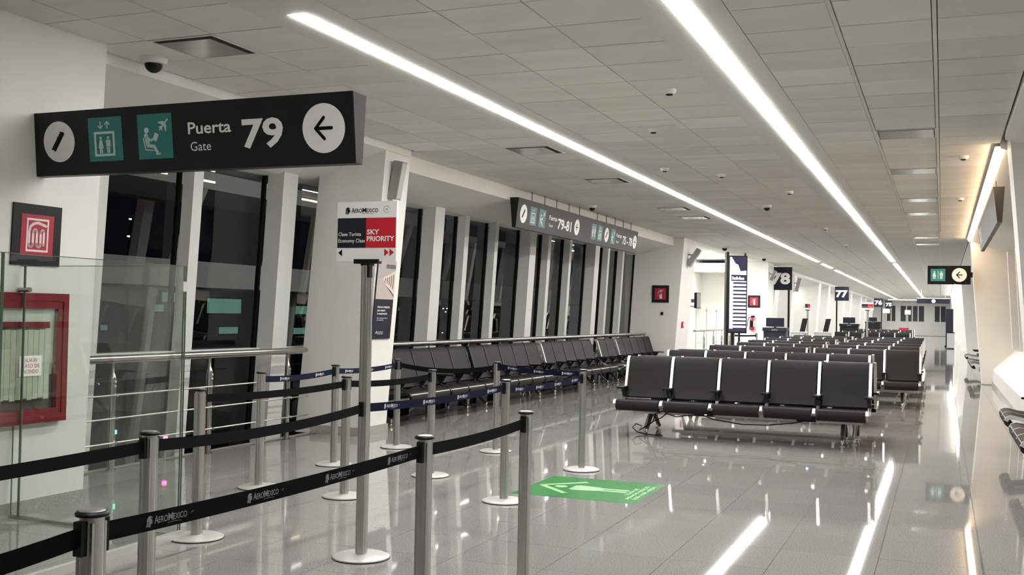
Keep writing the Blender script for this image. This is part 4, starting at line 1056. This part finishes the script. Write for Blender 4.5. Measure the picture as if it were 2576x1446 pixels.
# wall benches on the right
GR = 'beam seating along the right wall'
XR = 1.32
bench(2, XR, 12.97, PI/2, 'black two-seat bench at the right edge beyond the hidden pillar', GR, deep=False, legx=.2)
bench(3, XR, 10.35, PI/2, 'black three-seat bench at the right edge nearest the camera', GR, deep=False)
bench(3, 1.34, 28.6, PI/2, 'black bench against the right wall just beyond the tall right pillar', GR, deep=False)
bench(3, 1.34, 31.0, PI/2, 'black bench against the right wall, second beyond the tall right pillar', GR, deep=False)
bench(3, 1.34, 35.5, PI/2, 'black bench against the right wall, farthest of those in view', GR, deep=False)

# ------------------------------------------------------------------ departures board
t = thing('departures_board', 'tall bright departures screen with dark frame left of gate 78', 'screen', (-5.36, 30.0, 0))
a = math.radians(8)
t.rotation_euler = (0, 0, math.radians(28))
fw_ = 0.24
MB().box((-fw_-.03, 0.0, 1.05), (fw_+.03, 0.10, 3.24)).build('casing', M['black'], t)
MB().box((-fw_-.10, -.02, 0.0), (-fw_-.03, 0.16, 3.34)).build('side_post', M['black'], t)
MB().box((fw_-.05, 0.02, 3.24), (fw_+.0, 0.08, 3.32)).build('top_bracket', M['black'], t)
MB().box((-.17, .02, 0), (-.09, .1, 1.05)).build('leg', M['black'], t); MB().box((.05, .02, 0), (.09, .1, 1.05)).build('leg', M['black'], t)
d = MB().use(M['screen']).flat([rect(-fw_, 1.09, fw_, 3.20)], (0,0,0), (1,0,0), (0,0,1), .001)
d.use(M['screen_dark']).flat([[(-fw_+.05,3.20),(fw_,3.20),(fw_,2.82),(0.07,2.80),(0.0,2.98),(-.08,3.02)][::-1], rect(-fw_+.04,2.52,fw_,2.70)], (0,0,0), (1,0,0), (0,0,1), .002)
d.use(M['screen_cyan']).flat([rect(-fw_,3.02,-fw_+.04,3.20), rect(-fw_,2.56,-fw_+.03,2.74)], (0,0,0), (1,0,0), (0,0,1), .003)
d.use(M['screen']); put_text(d, 'Salidas', -fw_+.06, 2.56, .09, (0,0,0), (1,0,0), (0,0,1), .36, .02, .003)
d.use(M['screen_dark'])
for k in range(13):
    z = 2.44 - k*.107
    d.flat([rect(-fw_+.10, z, fw_, z+.050), rect(-fw_, z+.012, -fw_+.10, z+.022)], (0,0,0), (1,0,0), (0,0,1), .002)
d.flat([rect(.06, 1.15, .068, 2.44), rect(.13, 1.15, .136, 2.44), rect(-fw_, 1.09, fw_, 1.17)], (0,0,0), (1,0,0), (0,0,1), .002)
d.build('screen_image', None, t)

# ------------------------------------------------------------------ gate desks and far furniture
def desk(x, y, label, m='navy_desk', mon=True, wd=0.74, h=1.17):
    t = thing('gate_desk', label, 'desk', (x, y, 0))
    MB().box((-wd/2, 0, 0), (wd/2, .6, h-.12)).build('body', M[m], t); MB().box((-wd/2-.03, -.06, h-.12), (wd/2+.03, .62, h)).build('counter', M[m], t)
    MB().box((-wd/2+.05, -.012, .45), (wd/2-.15, 0, .72)).build('front_panel', M['poster_navy'], t)
    d = MB().use(M['print']); put_text(d, AERO, -.10, h-.09, .035, (0,-.061,0), (1,0,0), (0,0,1), .20, .01, .001); d.build('desk_print', None, t)
    if mon:
        e = thing('desk_monitor', {'navy_desk': 'black monitor standing on the navy desk under the nearest gate number', 'sign': 'black monitor on the dark desk halfway down the hall' if y < 60 else 'black monitor on the wide desk deep down the hall'}[m], 'monitor', (x-.02, y+.2, h))
        MB().box((-.30, 0, .03), (.30, .05, .33)).build('screen', M['poster_navy'], e); MB().box((-.08,-.03,0),(.08,.10,.012)).box((-.03,.02,0),(.03,.045,.05)).build('stand', M['black'], e)
    return t
desk(-5.25, 36.4, 'dark navy gate desk under gate sign 78')
desk(-4.42, 56.5, 'dark gate desk with square screen halfway down the hall at left', 'sign', True, .9, 1.27)
desk(-5.0, 86.5, 'wide black gate desk deep down the hall behind the queue signs', 'sign', True, 1.1, 1.35)
def podium(x, y, label):
    t = thing('scanner_podium', label, 'podium', (x, y, 0))
    MB().box((-.28, 0, 0), (.28, .5, 1.0)).build('body', M['grey_desk'], t); MB().box((-.30,-.02,1.0),(.30,.52,1.03)).build('top', M['white_dev'], t)
    MB().hexa([(.02,.1,1.03),(.20,.1,1.03),(.20,.14,1.03),(.02,.14,1.03)], [(.12,.1,1.5),(.30,.1,1.5),(.30,.14,1.5),(.12,.14,1.5)]).build('tablet', M['black'], t)
podium(-4.72, 38.5, 'pale grey scanner podium with slanted dark tablet right of the gate 78 desk')
podium(-4.05, 39.8, 'pale grey scanner podium farther right beside the far belt posts')
for i, (x, y) in enumerate(((-4.35, 37.2), (-5.72, 35.6), (-3.3, 41.0), (-2.9, 43.5), (-1.6, 52.0), (-1.9, 52.6), (-2.4, 54.0), (-2.75, 54.0))):
    stanchion(x, y, ['short steel belt stanchion at the gate 78 desk', 'steel belt stanchion left of the gate 78 desk', 'steel belt stanchion beyond the last middle bench, leftmost', 'steel belt stanchion beyond the last middle bench, second', 'steel belt stanchion far down the hall beside the right bench row', 'steel belt stanchion far down the hall, left of its twin', 'steel belt stanchion far down the hall beside the queue signs', 'steel belt stanchion far down the hall, leftmost of four'][i], 'far belt stanchions')
qs = stanchion(-6.35, 34.9, 'steel belt stanchion right behind the departures board', 'far belt stanchions')
belt(qs, (-6.35, 34.9), (-5.72, 35.6), 0.9, .01)
def queue_sign(x, y, z0, wd, label, plain=False):
    t = thing('queue_sign', label, 'sign', (x, y, 0)); h = z0
    MB().lathe([(.035,.02),(.035,h)], n=12).build('pole', M['steel'], t, True); link('base', BASE, t)
    MB().box((-wd/2, -.01, h+.02), (wd/2, .01, h+.30)).build('sign_board', M['white'], t); MB().box((-.08,-.02,h),(.08,.02,h+.03)).build('sign_holder', M['black'], t)
    if not plain:
        d = MB().use(M['navy']).flat([rect(-wd/2+.01, .08, 0, .22)], (0,-.01,h+.02), (1,0,0), (0,0,1)); d.use(M['sky_red']).flat([rect(0,.08,wd/2-.01,.22)], (0,-.01,h+.02), (1,0,0), (0,0,1))
        d.use(M['white']); put_text(d, 'Economy Class', -wd/2+.02, .11, .025, (0,-.01,h+.02), (1,0,0), (0,0,1), wd/2-.04, 0, .003); put_text(d, 'SKY PRIORITY', .02, .11, .025, (0,-.01,h+.02), (1,0,0), (0,0,1), wd/2-.05, .02, .003)
        d.build('sign_print', None, t)
queue_sign(-2.5, 40.0, 1.82, .42, 'airline queue sign on pole far behind the middle benches, black and red')
queue_sign(-4.66, 40.6, 1.80, .20, 'small narrow queue sign on pole right of the gate 78 desk')
queue_sign(-3.25, 70.0, 1.90, .40, 'white blank queue sign on pole under gate sign 75', True)
queue_sign(-2.0, 70.0, 1.84, .34, 'white blank queue sign on pole far down, right of gate sign 75', True)
t = thing('red_case', 'red box on a stand far down the hall among the dark benches', 'box', (-1.92, 60.6, 0)); MB().box((-.25,-.2,.44),(.25,.1,1.1)).build('body', M['red'], t); MB().box((-.12,-.21,.72),(.14,-.2,.78)).build('badge', M['pink'], t); MB().box((-.2,-.15,0),(.2,.05,.44)).build('support', M['ink'], t)
t = thing('litter_bin', 'grey square litter bin against the right wall far down the hall', 'bin', (0.42, 62.0, 0)); MB().box((-.19,-.19,.05),(.19,.19,.85)).build('body', M['grey_desk'], t); MB().box((-.2,-.2,.85),(.2,.2,.9)).build('lid', M['ink'], t); MB().box((-.18,-.18,0),(.18,.18,.05)).build('plinth', M['ink'], t)
t = thing('poster_stand', 'tall dark poster stand against the right wall far down the hall', 'poster stand', (0.38, 66.0, 0)); MB().box((-.2,-.04,.1),(.2,.04,2.2)).build('board', M['poster_navy'], t); MB().box((-.25,-.2,0),(.25,.2,.1)).build('foot', M['ink'], t)
t = thing('chair', 'small black chair beside the legs of the departures board', 'chair', (-5.35, 33.6, 0))
for q in (-.2,.2):
    for r_ in (-.2,.2): MB().tube([(q,r_,0),(q,r_,.44)], .014, 6).build('leg', M['black'], t)
MB().box((-.23,-.23,.44),(.23,.23,.48)).build('seat', M['black'], t); MB().hexa([(.18,-.22,.5),(.21,-.22,.5),(.21,.22,.5),(.18,.22,.5)],[(.27,-.22,.9),(.30,-.22,.9),(.30,.22,.9),(.27,.22,.9)]).build('backrest', M['black'], t)

# ------------------------------------------------------------------ outside at night
struct('ground', MB().box((-80, -30, -4.4), (-7.8, 130, -4.0)), M['night'])
t = thing('boarding_bridge', 'pale boarding bridge with slanted struts outside the left windows', 'boarding bridge', (-15, 14, 0))
MB().box((-1.2, -4.0, 1.9), (1.2, 32, 2.42)).build('side_beam', M['bridge'], t); MB().box((-1.2, -4.0, 3.9), (1.2, 32, 4.25)).build('roof_edge', M['bridge'], t)
for k in range(12): MB().tube([(1.1, -3.5+3*k, 2.42), (1.1, -2.6+3*k, 3.9)], .08, 8).build('strut', M['bridge'], t)
for k in range(7): MB().tube([(0.2, -2+5*k, 1.9), (0.2, -2.9+5*k, -4.0)], .10, 8).build('leg', M['bridge'], t)
for y in (10.0, 19.0, 28.0):   # unseen fill lamps added to brighten the boarding bridge
    ld = bpy.data.lights.new('bridge_fill', 'AREA'); ld.size = 0.5; ld.energy = 28; ld.color = (1, 0.9, 0.85)
    lo = bpy.data.objects.new('bridge_fill', ld); C.objects.link(lo); lo.location = (-8.4, y, 3.9)
    lo.rotation_euler = (0, math.radians(75), 0)
t = thing('terminal_wing', 'dark terminal wing outside with greenish glowing panels, partly painted reflections', 'building', (-30, 25, -4.0))
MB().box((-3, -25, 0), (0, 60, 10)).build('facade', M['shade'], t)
for (ya, yb, za, zb) in ((37.8,40.2,1.25,1.9),(38.66,40.0,.33,.63),(34.16,35.0,1.3,1.58),(44.2,45.6,1.25,1.65),(43.5,45.7,.25,.56),(31.5,31.84,.55,.75),(34.9,36.1,1.7,2.1)):  # glowing panels for greenish spots that are partly reflections in the glass
    f = MB().box((0, ya-25-.06, za+3.94), (.12, yb-25+.06, zb+4.06)).build('window_frame', M['ink'], t); MB().box((.12, ya-25, za+4), (.14, yb-25, zb+4)).build('glow_panel', M['green_glow'], f)
for i, (x, y, z) in enumerate(((-26, 28.66, 4.5), (-26, 28.6, 3.9), (-26, 53.47, 1.68), (-26, 53.95, 1.69), (-26, 53.78, 1.5), (-26, 53.43, 0.32))):
    t = thing('apron_light', ['white apron floodlight outside high in the leftmost window', 'white apron floodlight outside just below the highest one', 'white apron light outside low in the window right of the first pillar', 'white apron light outside beside the one right of the first pillar', 'white apron light outside under the pair right of the first pillar', 'white apron light outside lowest right of the first pillar'][i], 'light', (x, y, z))
    MB().box((-.02,-.045,-.022),(.02,.045,.022)).build('lamp', M['white_lamp'], t); MB().tube([(0,0,-.06),(0,0,-4.0-z)], .03, 6).build('mast', M['ink'], t)
# small indicator lamps low on the facade
for (x, y, z, m, lab) in ((-7.03, 7.62, .34, 'green_led', 'tiny green indicator lamp low by the rail post'), (-7.02, 8.30, .22, 'red_lamp', 'small red indicator lamp low behind the second stanchion row')):
    t = thing('indicator_lamp', lab, 'lamp', (x, y, z)); MB().box((-.012,-.018,-.018),(.012,.018,.018)).build('lens', M[m], t); MB().tube([(0,0,-.018),(0,0,-z)], .008, 6).build('stem', M['grey_dev'], t)
